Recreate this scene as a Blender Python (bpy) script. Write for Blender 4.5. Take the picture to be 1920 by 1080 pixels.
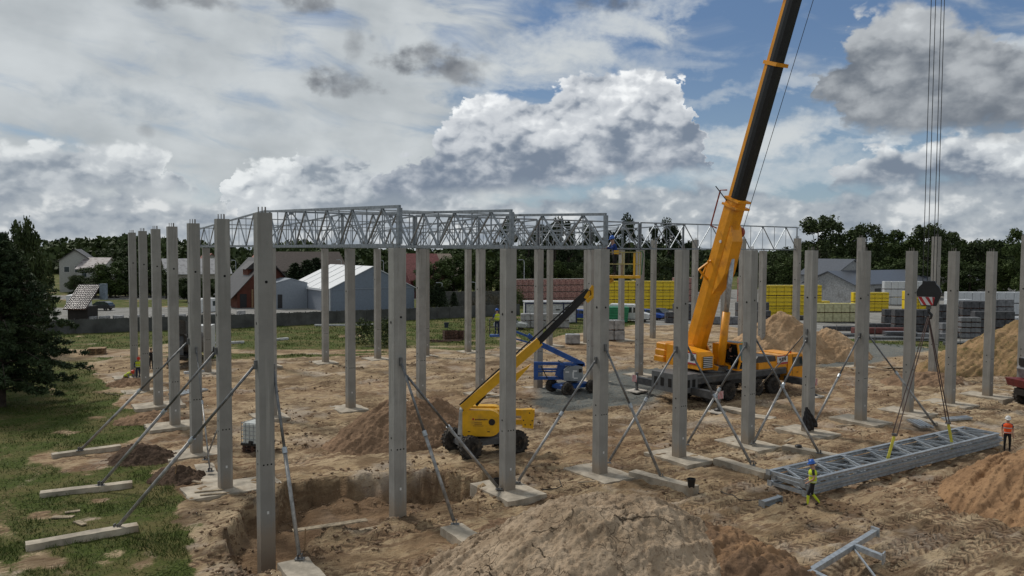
import bpy, bmesh, math, random
import numpy as np
from mathutils import Vector, Matrix
random.seed(7); rng = np.random.default_rng(11)
SC = bpy.context.scene
COL = SC.collection
for o in list(bpy.data.objects): bpy.data.objects.remove(o, do_unlink=True)

# ------------------------------------------------------------------ camera
FPX, PITCH, ROLL, CH = 1479.8, .0477965, -.0044014, 10.0
_c, _s = math.cos(PITCH), math.sin(PITCH); _cr, _sr = math.cos(ROLL), math.sin(ROLL)
R0 = Vector((1, 0, 0)); U0 = Vector((0, _s, _c)); F0 = Vector((0, _c, -_s))
XI = R0*_cr - U0*_sr; YI = U0*_cr + R0*_sr
cam_d = bpy.data.cameras.new('camera'); cam = bpy.data.objects.new('camera', cam_d); COL.objects.link(cam)
cam_d.sensor_width = 36; cam_d.lens = 36*FPX/1920; cam_d.clip_start = .5; cam_d.clip_end = 8000
m = Matrix.Identity(4)
for i in range(3):
    m[i][0] = XI[i]; m[i][1] = YI[i]; m[i][2] = -F0[i]
m[2][3] = CH
cam.matrix_world = m
SC.camera = cam

def ray(px, py): return F0 + XI*((px-960)/FPX) + YI*((540-py)/FPX)
def G(px, py, z=0.0):                      # ground point seen at a photo pixel
    d = ray(px, py); t = (z-CH)/d.z; return Vector((0, 0, CH)) + d*t
def PY(px, py, Y):                          # point at distance Y seen at a photo pixel
    d = ray(px, py); return Vector((0, 0, CH)) + d*(Y/d.y)
ANG = .98477581; SK = .03712
RD = Vector((math.sin(ANG), math.cos(ANG), 0)); LD = Vector((-math.cos(ANG), math.sin(ANG), 0))
LS = Vector((-math.cos(ANG+SK), math.sin(ANG+SK), 0)); ORG = Vector((-4.2773, 29.3779, 0))
BAY, LBAY = 4.944, 6.607
ROT = math.pi/2 - ANG                       # building rows: local +X along the long row, local +Y to the back
def grid(i, j): return ORG + RD*(BAY*i) + LS*(LBAY*j)

DIM = '2D'
# ------------------------------------------------------------------ node helpers
class E_:                                   # tiny expression builder for shader maths
    def __init__(s, nt, k): s.nt = nt; s.k = k
    def _m(s, op, *a, clamp=False):
        n = s.nt.nodes.new('ShaderNodeMath'); n.operation = op; n.use_clamp = clamp
        for i, v in enumerate(a):
            if isinstance(v, E_): s.nt.links.new(v.k, n.inputs[i])
            else: n.inputs[i].default_value = v
        return E_(s.nt, n.outputs[0])
    def __add__(s, o): return s._m('ADD', s, o)
    __radd__ = __add__
    def __sub__(s, o): return s._m('SUBTRACT', s, o)
    def __rsub__(s, o): return s._m('SUBTRACT', o, s)
    def __mul__(s, o): return s._m('MULTIPLY', s, o)
    __rmul__ = __mul__
    def __truediv__(s, o): return s._m('DIVIDE', s, o)
    def _sin(s): return s._m('SINE', s)
    def max(s, o): return s._m('MAXIMUM', s, o)
    def min(s, o): return s._m('MINIMUM', s, o)
    def clamp(s): return s._m('ADD', s, 0.0, clamp=True)
    def ss(s, a, b):                        # smooth step from a to b
        n = s.nt.nodes.new('ShaderNodeMapRange'); n.interpolation_type = 'SMOOTHSTEP'
        s.nt.links.new(s.k, n.inputs[0]); n.inputs[1].default_value = a; n.inputs[2].default_value = b
        return E_(s.nt, n.outputs[0])
    def curve(s, pts):                      # piecewise curve, pts = [(x, y)...]
        x0, x1 = pts[0][0], pts[-1][0]; ys = [p[1] for p in pts]; y0, y1 = min(ys), max(ys)
        n = s.nt.nodes.new('ShaderNodeFloatCurve'); c = n.mapping.curves[0]
        t = (s - x0)*(1/(x1-x0)); t = t.clamp()
        s.nt.links.new(t.k, n.inputs['Value'])
        P = [((p[0]-x0)/(x1-x0), (p[1]-y0)/max(1e-6, y1-y0)) for p in pts]
        while len(c.points) < len(P): c.points.new(.5, .5)
        for q, p in zip(c.points, P): q.location = p; q.handle_type = 'AUTO_CLAMPED'
        n.mapping.update()
        return E_(s.nt, n.outputs[0])*(y1-y0) + y0
def mixc(nt, f, a, b):
    n = nt.nodes.new('ShaderNodeMix'); n.data_type = 'RGBA'
    for i, v in ((0, f), (6, a), (7, b)):
        if isinstance(v, E_): nt.links.new(v.k, n.inputs[i])
        elif hasattr(v, 'is_linked'): nt.links.new(v, n.inputs[i])
        elif i == 0: n.inputs[0].default_value = v
        else: n.inputs[i].default_value = (*v, 1) if len(v) == 3 else v
    return n.outputs[2]
def vec(nt, x, y, z=0.0):
    n = nt.nodes.new('ShaderNodeCombineXYZ')
    for i, v in enumerate((x, y, z)):
        if isinstance(v, E_): nt.links.new(v.k, n.inputs[i])
        else: n.inputs[i].default_value = v
    return n.outputs[0]
def vec2(nt, x, y, z=0.0): return vec(nt, x + z*13.37, y)
def noise(nt, v, scale, detail=4, rough=.5, dist=0, kind='FBM', w=None):
    n = nt.nodes.new('ShaderNodeTexNoise'); n.noise_dimensions = DIM
    try: n.noise_type = kind
    except Exception: pass
    nt.links.new(v, n.inputs['Vector']); n.inputs['Scale'].default_value = scale
    n.inputs['Detail'].default_value = detail; n.inputs['Roughness'].default_value = rough
    n.inputs['Distortion'].default_value = dist
    return E_(nt, n.outputs['Fac'])
def voro(nt, v, scale, detail=0, feat='F1', smooth=.5, rough=.5):
    n = nt.nodes.new('ShaderNodeTexVoronoi'); n.voronoi_dimensions = DIM; n.feature = feat
    nt.links.new(v, n.inputs['Vector']); n.inputs['Scale'].default_value = scale
    n.inputs['Detail'].default_value = detail; n.inputs['Roughness'].default_value = rough
    if feat == 'SMOOTH_F1': n.inputs['Smoothness'].default_value = smooth
    return E_(nt, n.outputs['Distance'])

# ------------------------------------------------------------------ world sky with clouds
SUN_AZ, SUN_EL = math.radians(-48), math.radians(50)     # azimuth from +Y towards +X
W = bpy.data.worlds.new('World'); SC.world = W; W.use_nodes = True
nt = W.node_tree; nt.nodes.clear()
out = nt.nodes.new('ShaderNodeOutputWorld'); bg = nt.nodes.new('ShaderNodeBackground')
nt.links.new(bg.outputs[0], out.inputs[0])
tc = nt.nodes.new('ShaderNodeTexCoord'); sep = nt.nodes.new('ShaderNodeSeparateXYZ')
nt.links.new(tc.outputs['Generated'], sep.inputs[0])
X, Y, Z = (E_(nt, sep.outputs[i]) for i in range(3))
AZ = X._m('ARCTAN2', X, Y)*57.2958
EL = Z._m('ARCSINE', Z)*57.2958
sky = nt.nodes.new('ShaderNodeTexSky'); sky.sky_type = 'NISHITA'; sky.sun_disc = False
sky.sun_elevation = SUN_EL; sky.sun_rotation = SUN_AZ; sky.air_density = 1.0; sky.dust_density = .6; sky.ozone_density = 2.0
def pa(px): return math.degrees(math.atan((px-960)/FPX))
def pe(px, py):
    d = ray(px, py).normalized(); return math.degrees(math.asin(d.z))
def prof(pts): return [(pa(x), pe(x, y)) for x, y in pts]
# warped coordinates for the cloud noise
P1 = vec2(nt, AZ*.1, EL*.15, 0.0)
n_lo = noise(nt, P1, 3.2, 2, .5) - .5
w1 = noise(nt, vec2(nt, AZ*.1+3.3, EL*.14, 5.0), 5.0, 4, .55) - .5
w2 = noise(nt, vec2(nt, AZ*.1, EL*.14+7.7, 2.0), 5.0, 4, .55) - .5
AW = AZ*.1 + w1*.16; EW = EL*.15 + w2*.16
def puff(da, de):
    v = vec2(nt, AW+da, EW+de, 1.7)
    A = voro(nt, v, 1.25, 0, 'SMOOTH_F1', .5)
    B = voro(nt, v, 3.1, 0, 'SMOOTH_F1', .35)
    C = voro(nt, v, 7.2, 1.6, 'SMOOTH_F1', .35, .55)
    return .99 - A*.54 - B*.42 - C*.20
pf = puff(0, 0) - .12; pf2 = puff(.03, -.065) - .12
emb = (pf - pf2)*2.6                             # relief of the billows, facing the sun or not
fine = noise(nt, vec2(nt, AZ*.1, EL*.15, 4.0), 18, 5, .55) - .5
big = noise(nt, vec2(nt, AZ*.1, EL*.16, 9.0), 3.2, 4, .5) - .5

AZW = AZ + w1*4.5 + (pf-.42)*3.0 + fine*.8
# colours (radiance)
BLUE_HI, GREY_V = (.088, .17, .335), (.40, .45, .49)
el_f = EL.ss(0.0, 16.0)
skyn = nt.nodes.new('ShaderNodeVectorMath'); skyn.operation = 'SCALE'; nt.links.new(sky.outputs[0], skyn.inputs[0]); skyn.inputs['Scale'].default_value = .085
base = mixc(nt, .62, skyn.outputs[0], mixc(nt, el_f, (.25, .36, .47), BLUE_HI))
# high veil: full on the left, streaky to the right
st = noise(nt, vec2(nt, (AZ*.05 - EL*.06), (EL*.16 + AZ*.04), 3.0), 2.4, 7, .55, .35)
veil_edge = AZ.curve([(-180, 1), (-60, 1), (-14, 1.0), (-4, .80), (3, .40), (12, .26), (22, .2), (34, .22), (70, .9), (180, 1)])
veil = (veil_edge*1.15 - .25 + (st-.5)*2.1).ss(.0, .9)
vcol = mixc(nt, (noise(nt, P1, 1.6, 4, .5)*.7 + st*.3).ss(.25, .75), (.43, .465, .485), (.62, .655, .67))
col = mixc(nt, veil*.96, base, vcol)
def streak(ax, ay, L, w, ang, amp):
    cx, cy = pa(ax), pe(ax, ay); k = 57.3/FPX; c, s_ = math.cos(math.radians(ang)), math.sin(math.radians(ang))
    u = (AZ-cx)*c + (EL-cy)*s_; v = (EL-cy)*c - (AZ-cx)*s_
    u = u*(1/(k*L)); v = (v + w1*2.2 + (st-.5)*3.0)*(1/(k*w))
    return (1.0 - u*u - v*v + (st-.5)*1.6 + fine*.5).ss(0.0, 1.3)*amp
WS = (.62, .655, .67)
for q in ((1130,50,330,42,14,.85),(1040,110,260,30,12,.5),(1400,255,190,30,10,.9),(1250,120,140,26,-8,.45),(1480,150,90,26,5,.55),(1650,255,120,14,4,.6),(1560,285,60,22,0,.5),(1340,190,140,22,8,.5),(1880,85,70,26,-10,.7),(1000,160,200,26,8,.55),(1200,290,300,60,3,.55),(1480,330,260,40,2,.6)):
    col = mixc(nt, streak(*q), col, WS)
# blue-grey gap low at left
def blob(ax, ay, rx, ry, amp=1.0, e0=.25):
    """soft elliptical patch around photo pixel (ax, ay), radii in pixels, edge broken by noise"""
    cx, cy = pa(ax), pe(ax, ay); kx, ky = 57.3/FPX*rx*max(.6, math.cos(math.radians(cx))**2), 57.3/FPX*ry
    dx = (AZ-cx)*(1/kx); dy = (EL-cy)*(1/ky)
    r2 = dx*dx + dy*dy
    d = 1.0 - r2 + (pf-.42)*1.5*amp + w1*2.4*amp + fine*.25*amp
    return d.ss(0.0, e0+.5)
gap = blob(240, 185, 190, 42, .8, 1.0).max(blob(500, 240, 160, 25, .8, 1.0)*.5)
col = mixc(nt, gap*.55, col, (.22, .29, .37))
gap = blob(860, 185, 60, 22, .8, .8)
col = mixc(nt, gap*.8, col, (.16, .26, .40))
# dark ragged scraps
for (x, y, rx, ry, a) in ((655,155,100,34,.9),(595,150,45,26,.85),(805,108,95,38,.95),(870,132,60,36,.8),(665,80,26,50,.55),(735,120,70,24,.85),
                          (375,3,85,20,.8),(580,3,70,28,.95),(295,5,45,20,.65),(1110,0,140,34,.9),(280,245,22,16,.35),(700,70,10,10,.4)):
    mk = blob(x, y, rx, ry, .8, .9)
    c = mixc(nt, (pf*.8 + emb*.5 + .1).ss(.1, .9), (.135, .15, .175), (.25, .265, .285))
    col = mixc(nt, mk*a, col, c)
def tri(nt, f, a, b, c):
    return mixc(nt, f.ss(.5, 1.0), mixc(nt, f.ss(0.0, .55), a, b), c)
def cumulus(col, top, bot, shad, lite, soft=.25, amp=1.0, lit=1.0, darkb=.6, bias=0.0, span=5.0, fz=.12, kp=.75, kb=.95):
    T = AZW.curve(prof(top)); B = AZW.curve(prof(bot))
    d = T - EL + .45 + (pf-.42)*2.9*amp + w2*.8*amp + fine*.22*amp
    a = d.ss(-.05, .16+soft)
    lo = (EL - B + big*1.6 + w1*1.2 + (pf-.42)*1.2)
    a = a*lo.ss(-.9, .35)
    rim = 1.0 - d.ss(.0, 1.5)
    h = lo.ss(.0, span)
    s = (h*.40 + rim*.22*lit + emb*(h*.50+.16)*lit + (pf-.42)*kp + big*kb + w1*.35 + fine*fz + .27 + bias)
    mid = tuple(p*.45+q*.55 for p, q in zip(shad, lite))
    c = tri(nt, s, shad, mid, lite)
    return mixc(nt, a, col, c)
SH, LT = (.19, .235, .30), (.86, .885, .90)
# distant bank along the horizon
top = [(-2000, 320), (-400, 310), (0, 320), (200, 340), (420, 372), (640, 330), (900, 370), (1100, 350), (1300, 330), (1420, 345), (1560, 360), (1920, 300), (2400, 320), (4000, 330)]
T = AZ.curve(prof(top)); d = T - EL + (pf-.42)*2.2 + w1*1.0 + fine*.2
c = tri(nt, (emb*.42 + big*1.7 + w2*.5 + (pf-.42)*.5 + fine*.2 + .55), (.25, .295, .355), (.40, .44, .48), (.72, .74, .745))
col = mixc(nt, d.ss(-.2, .6)*.93, col, c)
# left bank
col = cumulus(col, [(-3000,420),(-200,285),(0,268),(60,276),(130,262),(200,272),(245,268),(300,290),(340,330),(400,420),(900,480),(3000,480)],
              [(-3000,400),(0,350),(150,352),(340,352),(420,380),(900,400),(3000,400)], (.27,.315,.37), (.74,.77,.78), .5, .8, .8, span=2.6, bias=.06)
col = cumulus(col, [(-3000,480),(380,470),(440,345),(480,320),(540,300),(592,262),(640,290),(700,312),(760,330),(900,420),(1000,480),(3000,480)],
              [(-3000,400),(400,400),(600,395),(800,395),(3000,400)], (.27,.315,.37), (.80,.83,.84), .45, .85, .9, span=2.8, bias=.04)
# the two right clouds
col = cumulus(col, [(-3000,520),(1440,480),(1500,360),(1540,325),(1580,290),(1640,266),(1690,275),(1730,262),(1790,250),(1850,262),(1920,240),(2200,250),(2700,420),(3300,520)],
              [(-3000,360),(1500,352),(1700,345),(1920,350),(3300,360)], SH, (.80,.83,.84), .4, .8, 1.0, span=3.6)
col = cumulus(col, [(-3000,600),(1440,420),(1505,150),(1545,108),(1580,70),(1620,30),(1680,12),(1750,30),(1830,52),(1865,92),(1930,96),(2100,120),(2250,300),(3300,520)],
              [(-3000,180),(1500,180),(1560,215),(1640,238),(1760,242),(1920,238),(2200,240),(3300,250)], (.16,.185,.22), (.66,.69,.71), .7, .7, .45, bias=-.08, span=9.5, fz=.04, kp=.30, kb=.55)
# the towering centre cloud
col = cumulus(col, [(-3000,700),(600,520),(640,380),(690,330),(740,295),(830,245),(880,205),(905,182),(945,186),(990,192),(1035,180),(1070,152),(1108,130),(1145,146),(1195,138),(1240,146),(1272,182),(1296,225),(1308,280),(1325,340),(1420,560),(3300,900)],
              [(-3000,370),(600,372),(760,368),(900,358),(1050,345),(1180,325),(1310,318),(1400,318),(3300,330)], (.19,.235,.305), (.93,.95,.96), .25, .9, 1.0, span=8.5, bias=-.05, fz=.05, kp=.55, kb=.8)
# sun side of the sky (out of frame) stays an even bright overcast; below the horizon a dull ground colour
up = EL.ss(19.0, 34.0)
col = mixc(nt, up, col, mixc(nt, big.ss(-.2, .2), (.28, .31, .345), (.47, .50, .525)))
dn = 1.0 - EL.ss(-1.5, -.2)
col = mixc(nt, dn, col, (.12, .13, .12))
nt.links.new(col, bg.inputs[0]); bg.inputs[1].default_value = 1.0
W.cycles.sampling_method = 'MANUAL' if hasattr(W.cycles, 'sampling_method') else None
W.cycles.sample_map_resolution = 512

sd = bpy.data.lights.new('sun', 'SUN'); sd.energy = 2.3; sd.angle = math.radians(9); sd.color = (1, .95, .87)
sun = bpy.data.objects.new('sun', sd); COL.objects.link(sun)
dirv = Vector((math.sin(SUN_AZ)*math.cos(SUN_EL), math.cos(SUN_AZ)*math.cos(SUN_EL), math.sin(SUN_EL)))
sun.rotation_euler = dirv.to_track_quat('Z', 'Y').to_euler()
VS = SC.view_settings; VS.view_transform = 'Standard'; VS.look = 'None'; VS.exposure = 0.0; VS.gamma = 1.0; VS.use_curve_mapping = False
SC.cycles.max_bounces = 5; SC.cycles.transparent_max_bounces = 6

# ------------------------------------------------------------------ materials
MATS = {}
def mat(name, col, rough=.8, metal=0.0, var=.15, scale=3.0, bump=0.0, bscale=None, col2=None, spec=.5, dirt=None, dscale=.7, coord='Object'):
    if name in MATS: return MATS[name]
    M = bpy.data.materials.new(name); M.use_nodes = True; MATS[name] = M
    t = M.node_tree; b = t.nodes['Principled BSDF']
    g = t.nodes.new('ShaderNodeTexCoord'); v = g.outputs[coord]
    global DIM; DIM = '3D'
    n = noise(t, v, scale, 5, .6)
    c2 = col2 or tuple(max(0, c*(1-var*2)) for c in col); c1 = tuple(min(1, c*(1+var)) for c in col) if not col2 else col
    c = mixc(t, n.ss(.3, .7), c2, c1)
    if dirt:
        c = mixc(t, noise(t, v, dscale, 6, .65).ss(.52, .72)*.75, c, dirt)
    t.links.new(c, b.inputs['Base Color'])
    b.inputs['Roughness'].default_value = rough; b.inputs['Metallic'].default_value = metal
    b.inputs['Specular IOR Level'].default_value = spec
    if bump:
        bn = t.nodes.new('ShaderNodeBump'); bn.inputs['Strength'].default_value = bump; bn.inputs['Distance'].default_value = .03
        t.links.new(noise(t, v, bscale or scale*4, 5, .65).k, bn.inputs['Height']); t.links.new(bn.outputs[0], b.inputs['Normal'])
    return M
def vary(M):                                 # tone differs from piece to piece, with rain streaks down the faces
    t = M.node_tree; b = t.nodes['Principled BSDF']; src = b.inputs['Base Color'].links[0].from_socket
    oi = t.nodes.new('ShaderNodeObjectInfo'); g = t.nodes.new('ShaderNodeTexCoord'); mp = t.nodes.new('ShaderNodeMapping')
    mp.inputs['Scale'].default_value = (6, 6, .35); t.links.new(g.outputs['Object'], mp.inputs[0])
    va = t.nodes.new('ShaderNodeVectorMath'); va.operation = 'ADD'; t.links.new(mp.outputs[0], va.inputs[0]); t.links.new(oi.outputs['Location'], va.inputs[1])
    st_ = noise(t, va.outputs[0], 1.2, 5, .65); r = E_(t, oi.outputs['Random'])
    c = mixc(t, st_.ss(.50, .72)*.55, src, (.20,.19,.17)); c = mixc(t, r*.6, c, (.205,.20,.185)); c = mixc(t, noise(t, va.outputs[0], .5, 3, .5).ss(.58,.70)*.5, c, (.42,.41,.38))
    sp = t.nodes.new('ShaderNodeSeparateXYZ'); t.links.new(g.outputs['Object'], sp.inputs[0]); z = E_(t, sp.outputs[2])
    mud = (1.0 - (z + (st_-.5)*1.5).ss(.15, 1.0))*.6; c = mixc(t, mud, c, (.27,.20,.13))
    t.links.new(c, b.inputs['Base Color'])
CONC = mat('concrete', (.33,.325,.305), .9, var=.10, scale=.9, bump=.3, bscale=14, dirt=(.225,.22,.205), dscale=.8)
vary(CONC)
CONC2 = mat('wet_concrete', (.15,.14,.125), .7, var=.1, scale=2)
SLAB = mat('slab_concrete', (.44,.385,.305), .9, var=.2, scale=1.4, bump=.3, bscale=12, dirt=(.27,.20,.13), dscale=.9)
STEEL = mat('galvanised_steel', (.42,.455,.485), .42, .5, var=.14, scale=6)
TRUSS = mat('truss_steel', (.235,.265,.295), .45, .45, var=.16, scale=5)
STEELD = mat('dull_steel', (.20,.205,.21), .5, .6, var=.2, scale=5)
PROPM = mat('prop_steel', (.34,.335,.325), .5, .5, var=.2, scale=4)
IRON = mat('rebar_iron', (.25,.23,.21), .6, .5)
DARK = mat('black_rubber', (.018,.018,.018), .85, var=.3)
TYRE = mat('muddy_tyre', (.045,.04,.035), .95, var=.3, scale=8, dirt=(.19,.145,.10), dscale=2.2, bump=.5)
BLACK = mat('black_paint', (.010,.010,.011), .45, var=.2)
HOLE = mat('hole_black', (.012,.011,.010), 1.0)
WHITE = mat('white_paint', (.62,.63,.63), .5, var=.05)
YEL = mat('lift_yellow', (.72,.39,.008), .42, var=.08, scale=2, dirt=(.42,.25,.05), dscale=1.1)
ORG_ = mat('crane_orange', (.78,.315,.007), .42, var=.08, scale=1.2, dirt=(.44,.16,.015), dscale=.8)
BLUE = mat('lift_blue', (.015,.08,.30), .45, var=.12)
GREYP = mat('grey_paint', (.115,.12,.125), .5, var=.1)
DGREY = mat('dark_grey_paint', (.055,.058,.062), .55, var=.2, dirt=(.12,.10,.08), dscale=1.5)
RED = mat('red_paint', (.42,.02,.025), .5)
GLASS = mat('dark_glass', (.03,.045,.05), .08, var=.1, spec=.8)
WOOD = mat('raw_timber', (.30,.19,.10), .85, var=.25, scale=6)
BROWN = mat('brown_wood', (.09,.045,.03), .8, var=.3, scale=5)
GREEN = mat('container_green', (.012,.20,.09), .5, var=.12)

# ------------------------------------------------------------------ mesh builder
class MB:
    def __init__(s): s.v = []; s.f = []
    def add(s, vs, fs):
        o = len(s.v); s.v += [tuple(p) for p in vs]; s.f += [tuple(i+o for i in q) for q in fs]; return s
    def box(s, c, d, rz=0.0):               # centre, full dimensions
        x, y, z = d[0]/2, d[1]/2, d[2]/2; cs, sn = math.cos(rz), math.sin(rz); vs = []
        for k in (-z, z):
            for (i, j) in ((-x,-y),(x,-y),(x,y),(-x,y)):
                vs.append((c[0]+i*cs-j*sn, c[1]+i*sn+j*cs, c[2]+k))
        return s.add(vs, [(3,2,1,0),(4,5,6,7),(0,1,5,4),(1,2,6,5),(2,3,7,6),(3,0,4,7)])
    def cbox(s, c, d, b=.02):               # box with chamfered vertical edges and top rim
        x, y, z = d[0]/2, d[1]/2, d[2]/2
        ring = [(-x+b,-y),(x-b,-y),(x,-y+b),(x,y-b),(x-b,y),(-x+b,y),(-x,y-b),(-x,-y+b)]
        vs = [(c[0]+p[0], c[1]+p[1], c[2]+k) for k in (-z, z-b) for p in ring]
        vs += [(c[0]+p[0]*(x-b)/x, c[1]+p[1]*(y-b)/y, c[2]+z) for p in ring]
        fs = [tuple(range(7,-1,-1)), tuple(range(16,24))]
        for k in (0, 8): fs += [(k+i, k+(i+1)%8, k+8+(i+1)%8, k+8+i) for i in range(8)]
        return s.add(vs, fs)
    def bar(s, a, b, w, h=None, up=(0,0,1)): # rectangular bar between two points
        a = Vector(a); b = Vector(b); h = h or w; d = (b-a).normalized(); u = Vector(up)
        if abs(d.dot(u)) > .97: u = Vector((1,0,0))
        x = d.cross(u).normalized(); y = x.cross(d)
        vs = [p + x*i + y*j for p in (a, b) for (i, j) in ((-w/2,-h/2),(w/2,-h/2),(w/2,h/2),(-w/2,h/2))]
        return s.add(vs, [(3,2,1,0),(4,5,6,7),(0,1,5,4),(1,2,6,5),(2,3,7,6),(3,0,4,7)])
    def tube(s, pts, r, n=8, cap=True):
        pts = [Vector(p) for p in pts]; rs = r if isinstance(r, (list, tuple)) else [r]*len(pts)
        prev = None; vs = []
        for i, p in enumerate(pts):
            d = (pts[min(i+1, len(pts)-1)] - pts[max(i-1, 0)]).normalized()
            if prev is None:
                u = Vector((0,0,1)) if abs(d.z) < .9 else Vector((1,0,0)); x = d.cross(u).normalized()
            else: x = (prev - d*prev.dot(d)).normalized()
            prev = x; y = d.cross(x)
            vs += [p + (x*math.cos(a)+y*math.sin(a))*rs[i] for a in [2*math.pi*k/n for k in range(n)]]
        fs = [(i*n+k, i*n+(k+1)%n, (i+1)*n+(k+1)%n, (i+1)*n+k) for i in range(len(pts)-1) for k in range(n)]
        if cap: fs += [tuple(range(n-1,-1,-1)), tuple(range((len(pts)-1)*n, len(pts)*n))]
        return s.add(vs, fs)
    def prism(s, poly, y0, y1, axis='y'):    # polygon in (x, z) extruded along y (or (x,y) along z, or (y,z) along x)
        n = len(poly)
        f = {'y': lambda p, t: (p[0], t, p[1]), 'z': lambda p, t: (p[0], p[1], t), 'x': lambda p, t: (t, p[0], p[1])}[axis]
        vs = [f(p, t) for t in (y0, y1) for p in poly]
        return s.add(vs, [tuple(range(n)), tuple(range(2*n-1, n-1, -1))] + [(i, n+i, n+(i+1)%n, (i+1)%n) for i in range(n)])
    def lathe(s, prof, c=(0,0,0), n=16, axis='z'):
        vs = []
        for (r, h) in prof:
            for k in range(n):
                a = 2*math.pi*k/n; p = (r*math.cos(a), r*math.sin(a), h)
                if axis == 'y': p = (p[0], p[2], p[1])
                if axis == 'x': p = (p[2], p[0], p[1])
                vs.append((c[0]+p[0], c[1]+p[1], c[2]+p[2]))
        m_ = len(prof)
        fs = [(i*n+k, i*n+(k+1)%n, (i+1)*n+(k+1)%n, (i+1)*n+k) for i in range(m_-1) for k in range(n)]
        fs += [tuple(range(n-1,-1,-1)), tuple(range((m_-1)*n, m_*n))]
        return s.add(vs, fs)
    def ball(s, c, r, n=10, sq=(1,1,1)):
        pr = [(max(.001, r*math.sin(math.pi*i/n)), -r*math.cos(math.pi*i/n)) for i in range(n+1)]
        o = len(s.v); s.lathe(pr, (0,0,0), n+2)
        for i in range(o, len(s.v)):
            p = s.v[i]; s.v[i] = (c[0]+p[0]*sq[0], c[1]+p[1]*sq[1], c[2]+p[2]*sq[2])
        return s
    def xform(s, M):
        s.v = [tuple(M @ Vector(p)) for p in s.v]; return s
    def mesh(s, name, m):
        me = bpy.data.meshes.new(name); me.from_pydata(s.v, [], s.f); me.materials.append(m)
        bm = bmesh.new(); bm.from_mesh(me); bmesh.ops.recalc_face_normals(bm, faces=bm.faces); bm.to_mesh(me); bm.free()
        return me
    def build(s, name, m, parent=None, label=None, smooth=False, loc=None, rz=0.0):
        o = bpy.data.objects.new(name, s.mesh(name, m)); COL.objects.link(o)
        if parent: o.parent = parent
        if label: o['label'] = label
        if smooth: o.data.shade_smooth()
        if loc is not None: o.location = loc
        if rz: o.rotation_euler = (0,0,rz)
        return o
def tag(o, label, cat=None, group=None, kind=None):
    o['label'] = label
    if cat:
        o['category'] = cat
        if not kind: o['kind'] = 'thing'
    if group: o['group'] = group
    if kind: o['kind'] = kind
    return o
def thing(name, label, cat, loc=(0,0,0), rz=0.0, group=None):
    o = bpy.data.objects.new(name, None); COL.objects.link(o); o.empty_display_size = .3
    o.location = loc; o.rotation_euler = (0,0,rz); return tag(o, label, cat, group)
KIDS = {}
def kids(o): return [c for c in bpy.data.objects if c.parent == o]
def copy_tree(o, label, loc=None, rz=None, scale=None, group=None, keep=None):
    r = o.copy(); COL.objects.link(r); r['label'] = label
    if loc is not None: r.location = loc
    if rz is not None: r.rotation_euler = (0,0,rz)
    if scale is not None: r.scale = scale
    if group: r['group'] = group
    if o.name not in KIDS: KIDS[o.name] = [(c, kids(c)) for c in kids(o)]
    for c, gs in KIDS[o.name]:
        d = c.copy(); COL.objects.link(d); d.parent = r
        for g_ in gs:
            e = g_.copy(); COL.objects.link(e); e.parent = d
    return r
def loc2(o, p): M = o.matrix_basis.inverted(); return M @ Vector(p)
def ordi(n): return ['first','second','third','fourth','fifth','sixth','seventh','eighth','ninth','tenth','eleventh','twelfth'][n]

# ------------------------------------------------------------------ numpy noise for terrain
def _hash(ix, iy, seed):
    h = (ix*374761393 + iy*668265263 + seed*1442695041) & 0xffffffff
    h = ((h ^ (h >> 13))*1274126177) & 0xffffffff
    return ((h ^ (h >> 16)) & 0xffff)/65535.0
def vnoise(x, y, seed=0):
    ix = np.floor(x).astype(np.int64); iy = np.floor(y).astype(np.int64); fx = x-ix; fy = y-iy
    fx = fx*fx*(3-2*fx); fy = fy*fy*(3-2*fy)
    a = _hash(ix, iy, seed); b = _hash(ix+1, iy, seed); c = _hash(ix, iy+1, seed); d = _hash(ix+1, iy+1, seed)
    return (a*(1-fx)+b*fx)*(1-fy) + (c*(1-fx)+d*fx)*fy
def fbm(x, y, oct=4, seed=0, g=.5):
    t = 0; a = 1; n = 0
    for k in range(oct):
        t = t + a*(vnoise(x, y, seed+k)-.5); n += a; a *= g; x = x*2.03+1.7; y = y*2.03+9.2
    return t/n*2
def sstep(t, a, b):
    t = np.clip((t-a)/(b-a), 0, 1); return t*t*(3-2*t)
def polydist(px, py, poly):                  # signed distance, positive inside
    inside = np.zeros(px.shape, bool); dmin = np.full(px.shape, 1e9); n = len(poly)
    for i in range(n):
        x0, y0 = poly[i]; x1, y1 = poly[(i+1) % n]
        c = ((y0 > py) != (y1 > py)) & (px < (x1-x0)*(py-y0)/((y1-y0) if y1 != y0 else 1e-9)+x0)
        inside ^= c
        dx, dy = x1-x0, y1-y0; t = np.clip(((px-x0)*dx+(py-y0)*dy)/(dx*dx+dy*dy+1e-12), 0, 1)
        dmin = np.minimum(dmin, np.hypot(px-x0-t*dx, py-y0-t*dy))
    return np.where(inside, dmin, -dmin)
def gp(*pts): return [tuple(G(*p)[:2]) for p in pts]

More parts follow.
